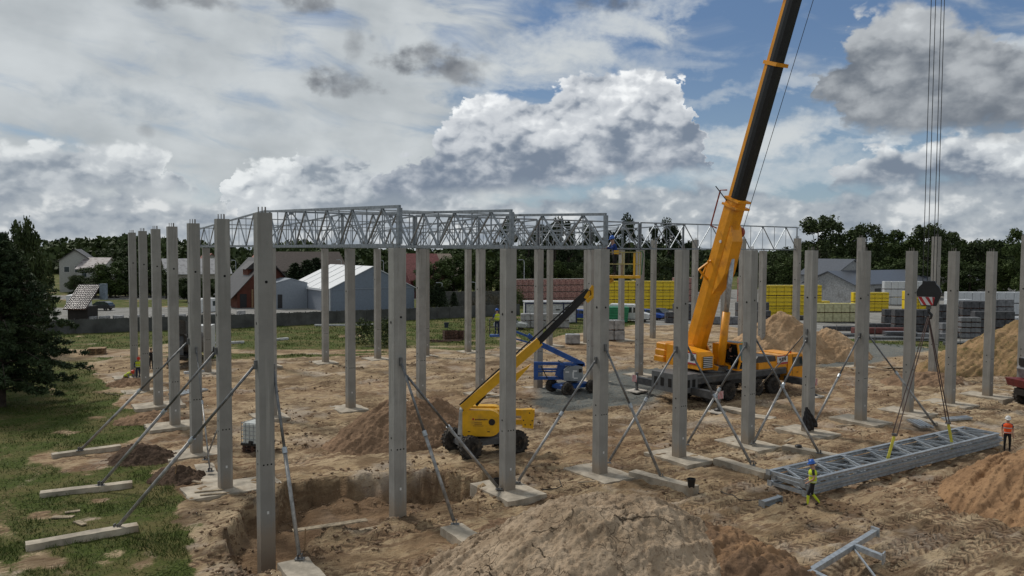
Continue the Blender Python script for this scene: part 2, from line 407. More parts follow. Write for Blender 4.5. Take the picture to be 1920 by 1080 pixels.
# ------------------------------------------------------------------ ground
def np_grid_mesh(name, vx, vy, vz, attrs):
    h, w = vx.shape; me = bpy.data.meshes.new(name)
    me.vertices.add(h*w); me.vertices.foreach_set('co', np.stack([vx, vy, vz], -1).reshape(-1).astype(np.float32))
    i = np.arange(h*w).reshape(h, w); q = np.stack([i[:-1,:-1], i[:-1,1:], i[1:,1:], i[1:,:-1]], -1).reshape(-1)
    nf = (h-1)*(w-1); me.loops.add(nf*4); me.loops.foreach_set('vertex_index', q.astype(np.int32))
    me.polygons.add(nf); me.polygons.foreach_set('loop_start', np.arange(0, nf*4, 4, dtype=np.int32))
    me.polygons.foreach_set('use_smooth', np.ones(nf, bool)); me.update(); me.validate()
    for k, a in attrs.items():
        at = me.attributes.new(k, 'FLOAT', 'POINT'); at.data.foreach_set('value', a.reshape(-1).astype(np.float32))
    return me
SITE = gp((372,1100),(345,1000),(322,935),(330,905),(300,868),(265,830),(275,800),(225,745),(190,715),(160,690),(215,672),(470,672),(600,668),(680,664),(860,664),
          (1000,640),(1090,625),(1200,608),(1330,600),(1450,595),(1600,640),(1720,655),(1800,660),(2600,700),(2600,2400),(300,2400))
PIT = gp((505,940),(545,912),(640,896),(800,890),(905,894),(985,880),(960,897),(905,915),(880,935),(800,950),(700,985),(590,1010),(560,1050),(500,1075),(455,1065),(425,1035),(430,990),(455,950))
FARY = gp((60,614),(620,604),(780,596),(780,577),(620,575),(60,577))
FARY2 = gp((1230,612),(1330,606),(1420,622),(1650,640),(1900,640),(2600,650),(2600,535),(1000,545),(1000,572),(1100,585))
ROADP = gp((-300,563),(640,561),(900,562),(900,555),(640,554),(-300,554))
GRAV = [gp((985,757),(1010,728),(1100,702),(1190,690),(1260,690),(1280,720),(1225,752),(1120,765),(1030,772)),
        gp((1540,690),(1560,656),(1630,643),(1730,650),(1760,656),(1700,664),(1620,684))]
def fields(x, y):
    n1 = fbm(x*.35, y*.35, 4, 5)
    site = polydist(x, y, SITE) + n1*1.4 + fbm(x*1.7, y*1.7, 3, 9)*.5
    grass = 1 - sstep(site, -.5, .6)
    far = y > 45
    # bare worn patches inside the grass
    bare = np.clip(sstep(fbm(x*.22+4, y*.22, 4, 21), .26, .55), 0, 1)
    for (cx, cy, r) in ((80,965,.8),(165,975,.6),(185,940,.5),(130,810,.9),(240,1050,1.1),(60,1065,1.3),(215,735,1.6),(250,700,2.0)):
        c = G(cx, cy); bare = np.maximum(bare, np.exp(-((x-c.x)**2+(y-c.y)**2)/(r*r))*(.5+fbm(x*1.3, y*1.3, 3, 33))*1.3)
    a = (x-ORG.x)*LD.x + (y-ORG.y)*LD.y; b = (x-ORG.x)*RD.x + (y-ORG.y)*RD.y
    bw = b + 1.3*np.sin(a*.21) + fbm(a*.3, b*.3, 2, 19)*1.2; trk = (np.exp(-((bw+11.2)/.45)**2) + np.exp(-((bw+13.0)/.45)**2))*sstep(fbm(a*.4, b*.4, 3, 29), -.35, .2)*.8           # wheel ruts in the grass
    stripe = np.exp(-((y-78-.1*x)/6)**2)*(x > -45)*(x < 30)*sstep(fbm(x*.09, y*.35, 3, 77), -.15, .2)   # worn track behind the building
    grass = grass*(1-np.clip(bare, 0, 1)*.8)*(1-.55*np.clip(trk, 0, 1)*(y < 60))*(1-.85*stripe)
    yard = np.maximum(np.maximum(sstep(polydist(x, y, FARY), 0, .6), sstep(polydist(x, y, FARY2), 0, .6)), sstep(polydist(x, y, ROADP), 0, 1.))
    grav = np.maximum(sstep(polydist(x, y, GRAV[0])+n1*1.0, -.5, .5), sstep(polydist(x, y, GRAV[1])+n1*.8, -.5, .5))
    # yard: paved bright between fence and road, green around
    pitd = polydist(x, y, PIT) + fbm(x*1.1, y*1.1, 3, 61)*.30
    return dict(grass=grass, yard=yard, grav=grav, site=site, pit=pitd, a=a, b=b)
def track_h(x, y, a, b):                     # tyre lugs along gently curved paths
    h = np.zeros_like(x); w = np.zeros_like(x); ph_ = np.array(b, dtype=float)
    P = [(-7.6,.10,.2,0),(-9.8,-.09,.5,0),(-12.2,.12,.9,0),(-14.6,-.05,.4,0),(-5.2,-.12,.2,0),(1.2,.06,.5,0),(4.8,-.05,.3,0),(12.8,.05,.2,0),(20.5,.02,.4,0),(3.0,0,.0,.012),(6.4,0,.0,.01),(-2.4,-.02,.3,.0),(-4.3,.03,.1,.0),(-8.6,.02,.6,0),(-11.1,-.03,.2,0),(-13.2,.02,.2,0),(-16,.015,.2,0),(11,.02,.1,0),(14.5,-.03,.3,0),(17.2,.04,.1,0),(-6.4,.05,.4,0),(8.6,-.04,.4,0),(23.5,.03,.5,0),(27.6,-.02,.5,0),(33,.03,.4,0)]
    for k, (a0, sl, ph, cv) in enumerate(P):
        for off in (0, 1.9):
            d = a - (a0 + off + sl*b + 1.3*np.sin(b*.11+ph*7+k)); inn = sstep(.33-np.abs(d), 0, .10)
            pres = sstep(fbm(b*.06+k*3.1, a*.02+k, 2, 90+k), -.25, .15)
            lug = np.sin((b + np.abs(d)*1.1)*2*math.pi/.34)
            h += inn*pres*(-.06 + .012*lug); h += pres*sstep(.5-np.abs(np.abs(d)-.42), .38, .5)*.045
            ph_ = np.where(inn*pres > w, b + np.abs(d)*1.2, ph_); w = np.maximum(w, inn*pres)
    track_h.phase = ph_
    return h, w
def ground_h(x, y, F=None):
    F = F or fields(x, y)
    near = sstep(-y, -110, -60)
    h = fbm(x*.12, y*.12, 3, 3)*.10*sstep(-y, -300, -90)
    sand = 1-F['grass']; s_in = sstep(F['site'], -.4, .5)
    lump = fbm(x*1.5, y*1.5, 4, 41); ridg = 1-np.abs(fbm(x*.9+5, y*.9, 4, 52))*2
    h = h + near*s_in*(lump*.12 + np.clip(ridg-.55, 0, 1)*.14 + fbm(x*5, y*5, 3, 70)*.05 + fbm(F['a']*2.2, F['b']*.5, 3, 74)*.07)
    th, tw = track_h(x, y, F['a'], F['b']); h = h + th*s_in*near*1.1
    h = h + near*(1-s_in)*(fbm(x*.9, y*.9, 4, 43)*.06 + fbm(x*6, y*6, 2, 73)*.025)
    d = F['pit']
    pit = np.where(d > 0, -(.30 + 1.15*sstep(d, 0, .25) + .15*sstep(d, .5, 1.6)), 0)
    # near lip slopes gently, far bank is a steep cut
    h = h + pit*(.75+.25*fbm(x*.8, y*.8, 3, 66)) 
    rim = sstep(d, -1.3, -.1)*(d <= .0)
    h = h + rim*np.clip(fbm(x*1.6, y*1.6, 4, 67), 0, 1)*.42*near
    return h, tw
ny, nx = 1040, 900
yy = 9*np.exp(np.linspace(0, math.log(4500/9), ny))
# spend rows where the picture looks (denser near), columns fan out
uu = np.sinh(np.linspace(-1, 1, nx)*1.6)/math.sinh(1.6)*1.6
gy = np.repeat(yy[:, None], nx, 1); gx = (gy+14)*uu[None, :]
F_ = fields(gx, gy); gh, tw = ground_h(gx, gy, F_)
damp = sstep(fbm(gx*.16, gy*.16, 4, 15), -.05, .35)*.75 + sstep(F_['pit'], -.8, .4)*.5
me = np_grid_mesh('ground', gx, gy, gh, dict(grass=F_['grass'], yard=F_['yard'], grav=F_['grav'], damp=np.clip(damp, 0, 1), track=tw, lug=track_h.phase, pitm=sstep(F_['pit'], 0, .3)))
ground = bpy.data.objects.new('ground', me); COL.objects.link(ground); ground['kind'] = 'structure'
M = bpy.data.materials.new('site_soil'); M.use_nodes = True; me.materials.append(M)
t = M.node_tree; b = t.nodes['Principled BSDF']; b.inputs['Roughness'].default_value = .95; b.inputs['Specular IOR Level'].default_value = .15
def attr(t, k):
    n = t.nodes.new('ShaderNodeAttribute'); n.attribute_name = k; return E_(t, n.outputs['Fac'])
DIM = '3D'
geo = t.nodes.new('ShaderNodeNewGeometry'); pos = geo.outputs['Position']
SAND1, SAND2, SOIL, DEEP = (.52,.40,.25), (.35,.245,.142), (.16,.105,.06), (.086,.057,.035)
nA = noise(t, pos, .45, 6, .62); nB = noise(t, pos, 2.6, 6, .68); nC = noise(t, pos, 11, 5, .7); nD = noise(t, pos, .09, 4, .55)
mp = t.nodes.new('ShaderNodeMapping'); mp.vector_type = 'TEXTURE'; mp.inputs['Rotation'].default_value = (0,0,ROT); mp.inputs['Scale'].default_value = (4.5,1,1); t.links.new(pos, mp.inputs[0])
nS = noise(t, mp.outputs[0], 1.7, 5, .62, .4); nT = noise(t, mp.outputs[0], 5.5, 4, .6, .6)
c = mixc(t, (nB*.5+nS*.5).ss(.38, .62), SAND2, SAND1)
zone = (noise(t, mp.outputs[0], .16, 3, .5)*.6 + nD*.4).ss(.46, .58)
c = mixc(t, zone*.55, c, (.60,.48,.32))
nU = noise(t, mp.outputs[0], 16, 4, .65, .8)
c = mixc(t, (nS*.5+nT*.5).ss(.50, .58)*.8, c, (.165,.10,.06))
c = mixc(t, (nU*.7+nT*.3).ss(.54, .60)*.6, c, (.15,.092,.056))
c = mixc(t, (nA.ss(.46, .60)*.75), c, SOIL)
c = mixc(t, ((nB*.6+nC*.4).ss(.53, .64)*.7), c, (.15,.095,.058))
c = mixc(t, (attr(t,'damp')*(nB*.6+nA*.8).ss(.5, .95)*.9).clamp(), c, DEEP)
c = mixc(t, (noise(t, pos, .28, 4, .6).ss(.52, .68)*.55), c, (.50,.44,.37))
lugs = (attr(t,'lug')*(2*math.pi/.36) + (nC-.5)*1.5)._sin()
trm = attr(t,'track')*(nB*.5+nC*.5).ss(.34, .56)
c = mixc(t, trm*.35, c, (.23,.145,.09)); c = mixc(t, trm*(lugs*-1.0).ss(.0, .6)*.75, c, (.12,.076,.048))  # track tone, then shade between the lugs painted as darker trough colour
red = noise(t, pos, .07, 3, .5).ss(.48, .62)*.45; c = mixc(t, red*nB.ss(.35,.6), c, (.29,.165,.09))
fl = voro(t, pos, 3.2, 1.0, 'F1'); c = mixc(t, (1.0-fl.ss(.12, .30))*nB.ss(.50,.60)*.8, c, (.13,.082,.052))
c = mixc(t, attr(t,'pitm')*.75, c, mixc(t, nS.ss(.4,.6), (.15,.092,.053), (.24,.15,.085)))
gcol = mixc(t, nC.ss(.35, .65), (.048,.070,.014), (.092,.120,.025)); gcol = mixc(t, nA.ss(.42, .62)*.8, gcol, (.16,.135,.055)); gcol = mixc(t, nB.ss(.5, .66)*.35, gcol, (.13,.095,.055))
gm = (attr(t,'grass')*1.6 - .3 + (nC-.5)*1.2 + (nB-.5)*1.2).ss(.2, .75)
c = mixc(t, gm, c, gcol)
gv = mixc(t, nC.ss(.3, .7), (.10,.115,.115), (.20,.215,.205)); c = mixc(t, attr(t,'grav')*.92, c, mixc(t, nB.ss(.45, .7)*.5, gv, (.24,.20,.15)))
yd = mixc(t, nA.ss(.4, .6), (.22,.215,.20), (.30,.295,.28)); c = mixc(t, attr(t,'yard'), c, yd)
t.links.new(c, b.inputs['Base Color'])
bn = t.nodes.new('ShaderNodeBump'); bn.inputs['Strength'].default_value = 1.0; bn.inputs['Distance'].default_value = .13
t.links.new((nB*.6+nC*.5+nS*.7+nT*.5+lugs*attr(t,'track')*.32+noise(t, pos, 30, 3, .6)*.12).k, bn.inputs['Height']); t.links.new(bn.outputs[0], b.inputs['Normal'])
def gz(x, y):
    h, _ = ground_h(np.array([[float(x)]]), np.array([[float(y)]])); return float(h[0, 0])

# ------------------------------------------------------------------ heaps
def soil_mat(name, c1, c2, c3, sc=1.0, cracks=False):
    M = bpy.data.materials.new(name); M.use_nodes = True; t = M.node_tree; b = t.nodes['Principled BSDF']
    b.inputs['Roughness'].default_value = .95; b.inputs['Specular IOR Level'].default_value = .12
    pos = t.nodes.new('ShaderNodeNewGeometry').outputs['Position']
    n1 = noise(t, pos, .8*sc, 6, .65); n2 = noise(t, pos, 4.5*sc, 6, .7); n3 = noise(t, pos, 16*sc, 4, .7)
    c = mixc(t, n1.ss(.38, .62), c1, c2); c = mixc(t, (n2*.6+n3*.4).ss(.50, .62)*.8, c, c3)
    hgt = n2*.7 + n3*.4
    if cracks:
        v = voro(t, vec_w(t, pos), .75, 0, 'DISTANCE_TO_EDGE'); v2 = voro(t, vec_w(t, pos), 2.4, 0, 'DISTANCE_TO_EDGE')
        k = (1 - v.ss(.0, .030))*noise(t, pos, .55, 2, .5).ss(.54, .62); k2 = (1 - v2.ss(.0, .03))*noise(t, pos, .8, 2, .5).ss(.50, .6)
        c = mixc(t, (k.max(k2*.7))*.85, c, tuple(q*.25 for q in c3)); hgt = hgt - k*.9 - k2*.4
    t.links.new(c, b.inputs['Base Color'])
    bn = t.nodes.new('ShaderNodeBump'); bn.inputs['Strength'].default_value = .9; bn.inputs['Distance'].default_value = .10
    t.links.new(hgt.k, bn.inputs['Height']); t.links.new(bn.outputs[0], b.inputs['Normal'])
    return M
def vec_w(t, pos):
    n = t.nodes.new('ShaderNodeTexNoise'); t.links.new(pos, n.inputs['Vector']); n.inputs['Scale'].default_value = 1.3; n.inputs['Detail'].default_value = 4
    a = t.nodes.new('ShaderNodeVectorMath'); a.operation = 'MULTIPLY_ADD'; t.links.new(n.outputs['Color'], a.inputs[0]); a.inputs[1].default_value = (.8,.8,.8); t.links.new(pos, a.inputs[2])
    return a.outputs[0]
def heap(name, cx, cy, rx, ry, h, rot, m, label, peaks=None, seed=1, res=150, rough=.1, power=1.0, cat='dirt pile', group=None, steep=1.0):
    """a heap of loose soil: cone-like, slumped, uneven, its rim sinking just below the ground"""
    u = np.linspace(-1.15, 1.15, res); U, V = np.meshgrid(u, u); r = np.sqrt(U*U+V*V)
    ang = np.arctan2(V, U); rr = r*(1+.16*fbm(np.cos(ang)*1.2+seed, np.sin(ang)*1.2, 3, seed))
    z = np.clip(1-rr, 0, 1)**power
    z = z*1.02/(1+.30*np.exp(-(rr/.16)**2)) if not peaks else z
    if peaks:
        z = np.zeros_like(U)
        for (a, b_, s_, k) in peaks: z = np.maximum(z, k*np.clip(1-np.sqrt((U-a)**2+(V-b_)**2)/s_*(1+.15*fbm(U*2, V*2, 3, seed+4)), 0, 1)**power)
    x = U*rx; y = V*ry; c, s = math.cos(rot), math.sin(rot); wx = cx+x*c-y*s; wy = cy+x*s+y*c
    m1 = sstep(z, .0, .08)
    zz = z*h + m1*(fbm(wx*.8, wy*.8, 4, seed+8)*rough*h*.8 + fbm(wx*2.6, wy*2.6, 4, seed+12)*rough*.42 + np.abs(fbm(wx*7, wy*7, 3, seed+2))*.11 - np.clip(np.abs(fbm(wx*1.5, wy*1.5, 3, seed+21))*-6+1,0,1)*.06)
    base, _ = ground_h(wx, wy)
    fall = sstep(z, 0, .06)
    wz = base - .07 + zz + fall*.03
    me = np_grid_mesh(name, wx-cx, wy-cy, wz, {}); me.materials.append(m)
    o = bpy.data.objects.new(name, me); COL.objects.link(o); o.location = (cx, cy, 0)
    # drop the skirt
    bm = bmesh.new(); bm.from_mesh(me); base0 = base.reshape(-1); zf = z.reshape(-1)
    bm.verts.ensure_lookup_table(); bmesh.ops.delete(bm, geom=[v for v in bm.verts if zf[v.index] <= 0], context='VERTS'); bm.to_mesh(me); bm.free()
    return tag(o, label, cat, group)
GREYSOIL = soil_mat('grey_cracked_soil', (.46,.355,.25), (.31,.23,.155), (.165,.112,.072), .9, True)
BROWNSOIL = soil_mat('brown_loose_soil', (.33,.215,.135), (.23,.15,.095), (.13,.083,.055), 1.1)
SANDSOIL = soil_mat('orange_sand', (.50,.345,.21), (.38,.25,.145), (.22,.14,.082), .7)
DARKSOIL = soil_mat('dark_topsoil', (.12,.08,.055), (.085,.058,.042), (.045,.032,.024), 1.2)
OLIVE = soil_mat('weedy_sand', (.36,.235,.13), (.24,.16,.08), (.075,.085,.028), .5)
def at2(px, py): g = G(px, py); return g.x, g.y
cx, cy = at2(1130, 1085)
heap('dirt_mound', cx, cy, 6.1, 4.6, 3.15, .35, GREYSOIL, 'large grey cracked dirt mound at the bottom centre of the photo', seed=3, res=300, rough=.06, power=1.0)
cx, cy = at2(1355, 1095)
heap('dirt_mound', cx, cy, 4.0, 2.4, 2.0, -.72, soil_mat('mixed_soil', (.33,.20,.11), (.18,.115,.072), (.09,.058,.04), .9), 'brown and orange dirt ridge right of the large cracked mound', seed=17, res=200, rough=.2, power=.85)
cx, cy = 23.3, 31.7
heap('sand_mound', cx, cy, 6.4, 4.8, 2.75, .4, soil_mat('orange_brown_sand', (.36,.22,.12), (.26,.155,.085), (.14,.086,.05), .8), 'tall orange sand mound at the lower right edge below the worker in orange', seed=23, res=260, rough=.08, power=.9, cat='sand pile')
cx, cy = at2(762, 826)
heap('dirt_mound', cx, cy, 4.3, 2.9, 2.5, .5, BROWNSOIL, 'brown dirt mound behind the left wheels of the yellow boom lift', peaks=[(-.18,0,.86,.95),(.42,.12,.66,.92),(.15,.05,.8,.9)], seed=31, res=200, rough=.08)
cx, cy = at2(262, 862)
heap('dirt_mound', cx, cy, 1.9, 1.5, .85, .3, DARKSOIL, 'small dark topsoil mound on the grass between the concrete props', seed=41, res=110, rough=.3)
cx, cy = at2(330, 900)
heap('dirt_mound', cx, cy, 1.3, 1.1, .6, .3, DARKSOIL, 'low dark dirt hump beside the pit at the left columns', seed=43, res=90, rough=.35)
cx, cy = at2(283, 790)
heap('dirt_mound', cx, cy, 2.0, 1.2, .75, .5, BROWNSOIL, 'low brown dirt mound between the slabs of the tall left columns', seed=47, res=90, rough=.3)
cx, cy = at2(243, 722)
heap('dirt_mound', cx, cy, 1.6, 1.1, .5, .2, BROWNSOIL, 'little dirt mound beside the crouching worker', seed=49, res=80, rough=.3)
cx, cy = at2(1478, 672)
heap('sand_mound', cx, cy, 8.8, 5.2, 4.6, .35, SANDSOIL, 'tall yellowish sand mound behind the crane cab', peaks=[(-.1,0,.8,1.0),(.45,-.1,.6,.66),(-.5,.1,.5,.5)], seed=53, res=220, rough=.07, power=.9, cat='sand pile')
cx, cy = at2(1905, 690)
heap('sand_mound', cx, cy, 10.5, 6.5, 4.3, .2, OLIVE, 'weedy sand mound in front of the pallets at the right edge', peaks=[(.05,0,.85,1.0),(-.55,-.1,.45,.5)], seed=59, res=200, rough=.09, power=.85, cat='sand pile')
cx, cy = at2(1730, 716)
heap('dirt_mound', cx, cy, 4.0, 2.2, .8, .4, BROWNSOIL, 'low flattened dirt bank right of the gravel track', seed=61, res=100, rough=.25)
cx, cy = at2(1000, 1000)
heap('dirt_mound', cx, cy, 2.2, 1.2, .55, -.5, BROWNSOIL, 'low reddish clod heap beside the concrete strip in the foreground', seed=67, res=120, rough=.3)

# ------------------------------------------------------------------ precast columns on their slabs
CW = .50
def rz_(i): return ROT
def column_proto(h, tall, bolts, side_holes):
    m = MB(); w = CW/2
    b_ = .015
    ring = [(-w+b_,-w),(w-b_,-w),(w,-w+b_),(w,w-b_),(w-b_,w),(-w+b_,w),(-w,w-b_),(-w,-w+b_)]
    zs = [-1.9 if bolts == 'pit' else -.3] + [h*k/6 for k in range(1, 6)] + [h-.02, h]
    vs = []
    for k, z in enumerate(zs):
        q = .985 if k == len(zs)-1 else 1
        vs += [(p[0]*q, p[1]*q, z) for p in ring]
    fs = [tuple(range(7,-1,-1)), tuple(range(8*(len(zs)-1), 8*len(zs)))]
    for r_ in range(len(zs)-1): fs += [(r_*8+i, r_*8+(i+1)%8, r_*8+8+(i+1)%8, r_*8+8+i) for i in range(8)]
    m.add(vs, fs)
    return m
def recess(x, y, z, r, ax):                  # a shallow dark socket on a face: short disc standing 3 mm proud
    m = MB(); m.lathe([(r, 0), (r, .004), (r*.82, .004), (r*.8, .001)], (0,0,0), 12, ax)
    for i, v in enumerate(m.v): m.v[i] = (v[0]+x, v[1]+y, v[2]+z)
    return m
COLS = {}
def make_column(i, j, label, tall, group, pit=False, offr=0.0):
    p = grid(i, j) + RD*offr
    z0 = gz(p.x, p.y) if not pit else 0
    h = (11.22 if tall else 10.06)
    sub = (8 <= i and not tall)
    t = thing('concrete_column', label, 'column', (p.x, p.y, 0), ROT, group)
    sh = column_proto(h, tall, 'pit' if pit else '', True)
    w = CW/2 + .0035
    # sockets low down on the long face, and one on the side
    hm = MB()
    for dx in (-.13, 0, .13): hm.lathe([(.030,-.002),(.030,.003)], (dx, -w, 2.55 + .05*((i*7+j*3)%5)), 10, 'y')
    for zz, r_ in ((2.5, .035), (2.95, .040), (7.3, .055)): hm.lathe([(r_,-.002),(r_,.003)], (-w, .02, zz+.1*((i+j)%3)), 10, 'x')
    if tall: hm.lathe([(.05,-.002),(.05,.003)], (.02, -w, 8.9), 12, 'y')
    if j == 0 and not tall: hm.lathe([(.045,-.002),(.045,.003)], (.03, -w, 7.5), 12, 'y')
    nf = len(sh.f); sh.add(hm.v, hm.f); so = sh.build('shaft', CONC, t); so.data.materials.append(HOLE)
    for f in list(so.data.polygons)[nf:]: f.material_index = 1
    sm = MB()
    sm.box((0, -w, 1.05), (.07, .004, .10)); sm.build('paper_tag', WHITE, t)
    for dx in (-.12, -.05, .05, .12):
        MB().tube([(dx, .1*(1 if abs(dx) > .1 else -1), h-.02), (dx, .1*(1 if abs(dx) > .1 else -1), h+.20)], .015 if not tall else .020, 6).build('rebar_pin', IRON, t)
    COLS[(i, j)] = t
    return t
def make_slab(i, j, lw=2.9, ww=1.75, dz=.10, rz=0.0, ox=0.0, oy=0.0):
    p = grid(i, j) + RD*ox + LD*oy; g0 = gz(p.x, p.y)
    m = MB(); rnd = random.Random(i*31+j*7); n = 5; pts = []
    for (x0, y0, x1, y1) in ((-ww/2,-lw/2,ww/2,-lw/2),(ww/2,-lw/2,ww/2,lw/2),(ww/2,lw/2,-ww/2,lw/2),(-ww/2,lw/2,-ww/2,-lw/2)):
        for k in range(n):
            f = k/n; e = rnd.uniform(-.05, .05) if k else 0
            pts.append((x0+(x1-x0)*f + e*(1 if x0 == x1 else 0), y0+(y1-y0)*f + e*(1 if y0 == y1 else 0)))
    m.prism(pts, -.5, dz, 'z')
    return m.build('foundation_slab', SLAB, loc=(p.x, p.y, g0), rz=ROT+rz)
front_near = ['at the corner over the pit','beside the deep pit','in front of the yellow boom lift','carrying the third truss beside the worker in the basket','in front of the crane tail','in front of the crane wheels','with the black sheet at its foot','beside the front jack of the crane','behind the left crane sling','between the hook block and the weedy mound','last but one before the right edge','at the right edge of the photo']
names = {}
for i in range(-1, 11):
    tall = i == -1
    lab = ('tall concrete column ' if i in (-1,) else 'front row concrete column ') + front_near[i+1]
    make_column(i, 0, lab, tall or i == 10, 'precast columns of the hall', pit=(i in (-1, 0)))
for j in range(1, 7):
    make_column(-1, j, 'tall bare concrete column of the left gable, %s from the near corner column' % ordi(j-1), True, 'precast columns of the hall')
for j in range(1, 7):
    make_column(10, j, 'tall concrete column of the right gable, %s behind the right edge corner column' % ordi(j-1), True, 'precast columns of the hall')
for i in range(0, 10):
    make_column(i, 3, 'concrete column of the middle row, %s from the left under the roof trusses' % ordi(i), False, 'precast columns of the hall', offr=.45 if i < 3 else .1)
for i in range(0, 10):
    make_column(i, 6, 'concrete column of the back row, %s from the left along the grass' % ordi(i), False, 'precast columns of the hall', offr=.45 if i < 5 else .1)
slabn = {}
def tag_slab(o, label): return tag(o, label, 'concrete slab', 'foundation slabs under the columns')
for i in range(1, 11): tag_slab(make_slab(i, 0, 2.9, 1.9, ox=.05, oy=.05), 'pale slab under the front column ' + front_near[i+1])
for j in range(1, 7):
    tag_slab(make_slab(-1, j, 1.9, 2.9 if j != 1 else 3.8, ox=.3 if j == 1 else 0), 'muddy foundation slab under the %s gable column from the near left corner' % ordi(j-1))
for j in (1, 2, 3, 4): tag_slab(make_slab(10, j, 1.9, 2.6), 'foundation slab under the %s column of the right gable' % ordi(j-1))
for i in range(0, 10):
    tag_slab(make_slab(i, 3, 2.4, 1.8, dz=.07, ox=.3), 'foundation slab under the %s column of the middle row' % ordi(i))
    tag_slab(make_slab(i, 6, 2.4, 1.9, dz=.07, ox=.3), 'foundation slab under the %s column of the back row' % ordi(i))

# ------------------------------------------------------------------ concrete ballast strips for the props
def strip(pa_, pb_, w, h, label, z=0.0, group='concrete strips holding the prop feet'):
    a = G(*pa_, z+h); b = G(*pb_, z+h); c = (a+b)/2; L = (b-a).length; g0 = gz(c.x, c.y)
    m = MB(); rnd = random.Random(int(pa_[0])); n = 9
    pts = [(-L/2+L*k/n, -w/2+rnd.uniform(-.015,.03)) for k in range(n+1)] + [(L/2-L*k/n, w/2+rnd.uniform(-.03,.015)) for k in range(n+1)]
    m.prism(pts, -.25, h, 'z')
    o = m.build('concrete_strip', SLAB, loc=(c.x, c.y, max(g0, -.03)), rz=math.atan2(b.y-a.y, b.x-a.x))
    return tag(o, label, 'concrete strip', group)
strip((1186,884),(1304,914),.55,.24,'concrete strip with a black bucket on its near end')
strip((1345,858),(1440,886),.55,.24,'concrete strip touching the left end of the truss pile')
strip((1470,834),(1575,854),.55,.22,'concrete strip behind the worker in the yellow vest, round lid on it')
strip((1697,782),(1800,806),.6,.22,'concrete strip carrying a bundle of steel channels')
strip((48,1022),(258,985),.45,.24,'nearest concrete strip on the grass, bottom left')
strip((75,923),(248,903),.45,.22,'second concrete strip on the grass from the bottom left')
strip((97,851),(226,834),.45,.20,'third concrete strip on the grass, farthest from the camera')
strip((548,1048),(596,1100),1.0,.22,'pale concrete strip at the bottom edge under the foot of a prop')
strip((846,986),(912,1030),.85,.20,'concrete strip half buried beside the cracked mound')
strip((382,868),(398,905),.8,.12,'short wet concrete strip behind the left gable columns')

# ------------------------------------------------------------------ raking props
def prop(col, top_px, foot_px, label, face, r=.056, foot_z=.22, zt=None):
    t0 = COLS[col]; c = Vector(t0.location)
    nrm = {'l': -RD, 'r': RD, 'f': -LD}[face]
    base = c + nrm*(CW/2+.05); Yd = base.y
    top = PY(*top_px, Yd); top.x = base.x; top.y = base.y
    foot = G(*foot_px, foot_z)
    t = thing('raking_prop', label, 'prop', (foot.x, foot.y, foot_z), 0, 'raking props bracing the columns')
    d = top - foot; T = d; L = d.length; u = d.normalized()
    a = u*.12; b = u*(L-.12); j = u*(L*.55)
    MB().tube([a, j], r*1.15, 10).build('outer_tube', PROPM, t, smooth=True)
    MB().tube([j, b], r*.88, 10).build('inner_tube', STEELD, t, smooth=True)
    MB().tube([j - u*.10, j + u*.10], r*1.55, 10).build('collar', STEEL, t)
    m = MB().box((0,0,.012), (.30,.22,.024)); m.box((.06,0,.09), (.02,.18,.16)); m.box((-.06,0,.09), (.02,.18,.16)); m.build('foot_bracket', STEELD, t)
    h = T - u*.12; m = MB(); m.box((T.x,T.y,T.z), (.10,.10,.30), ROT); m.bar(tuple(b-u*.05), tuple(T), .05); m.build('head_bracket', STEELD, t)
prop((-1,0),(501,690),(562,1048),'long prop from the corner column down to the bottom edge slab','r')
prop((-1,0),(479,684),(218,991),'long prop crossing the left gable columns to the nearest strip on the grass','l')
prop((-1,1),(404,658),(188,910),'prop from the second tall column to the middle strip on the grass','l')
prop((-1,2),(350,640),(150,845),'prop from the third tall column to the farthest strip on the grass','l')
prop((-1,2),(368,657),(394,884),'thin prop in front of the third tall column from the corner','f',.03)
prop((-1,1),(406,735),(386,862),'dark thin prop just left of the second tall column foot','r',.032)
prop((0,0),(760,678),(853,983),'prop from the pit column to the half buried strip','f')
prop((0,0),(770,700),(936,917),'prop from the pit column to the slab with the bucket','r')
prop((2,0),(1131,652),(1240,896),'prop from the truss carrying column to the strip with the black bucket','f')
prop((2,0),(1113,675),(970,905),'prop leaning left in front of the blue boom lift','l')
prop((3,0),(1282,641),(1410,873),'prop crossing in front of the crane tail to the right','r')
prop((3,0),(1260,655),(1140,868),'prop leaning left past the jack plate of the crane','l')
prop((4,0),(1408,628),(1536,850),'prop crossing in front of the crane cab to the right','r')
prop((4,0),(1393,647),(1287,834),'prop leaning left in front of the crane wheels','l')
prop((5,0),(1508,637),(1412,832),'prop leaning left in front of the driver cab','l')
prop((5,0),(1500,622),(1416,735),'short dark prop above the driver cab','l',.036)
prop((6,0),(1630,622),(1754,798),'prop to the strip with the bundle of steel channels','r')
prop((6,0),(1605,629),(1524,800),'prop leaning left over the front jack of the crane','l')

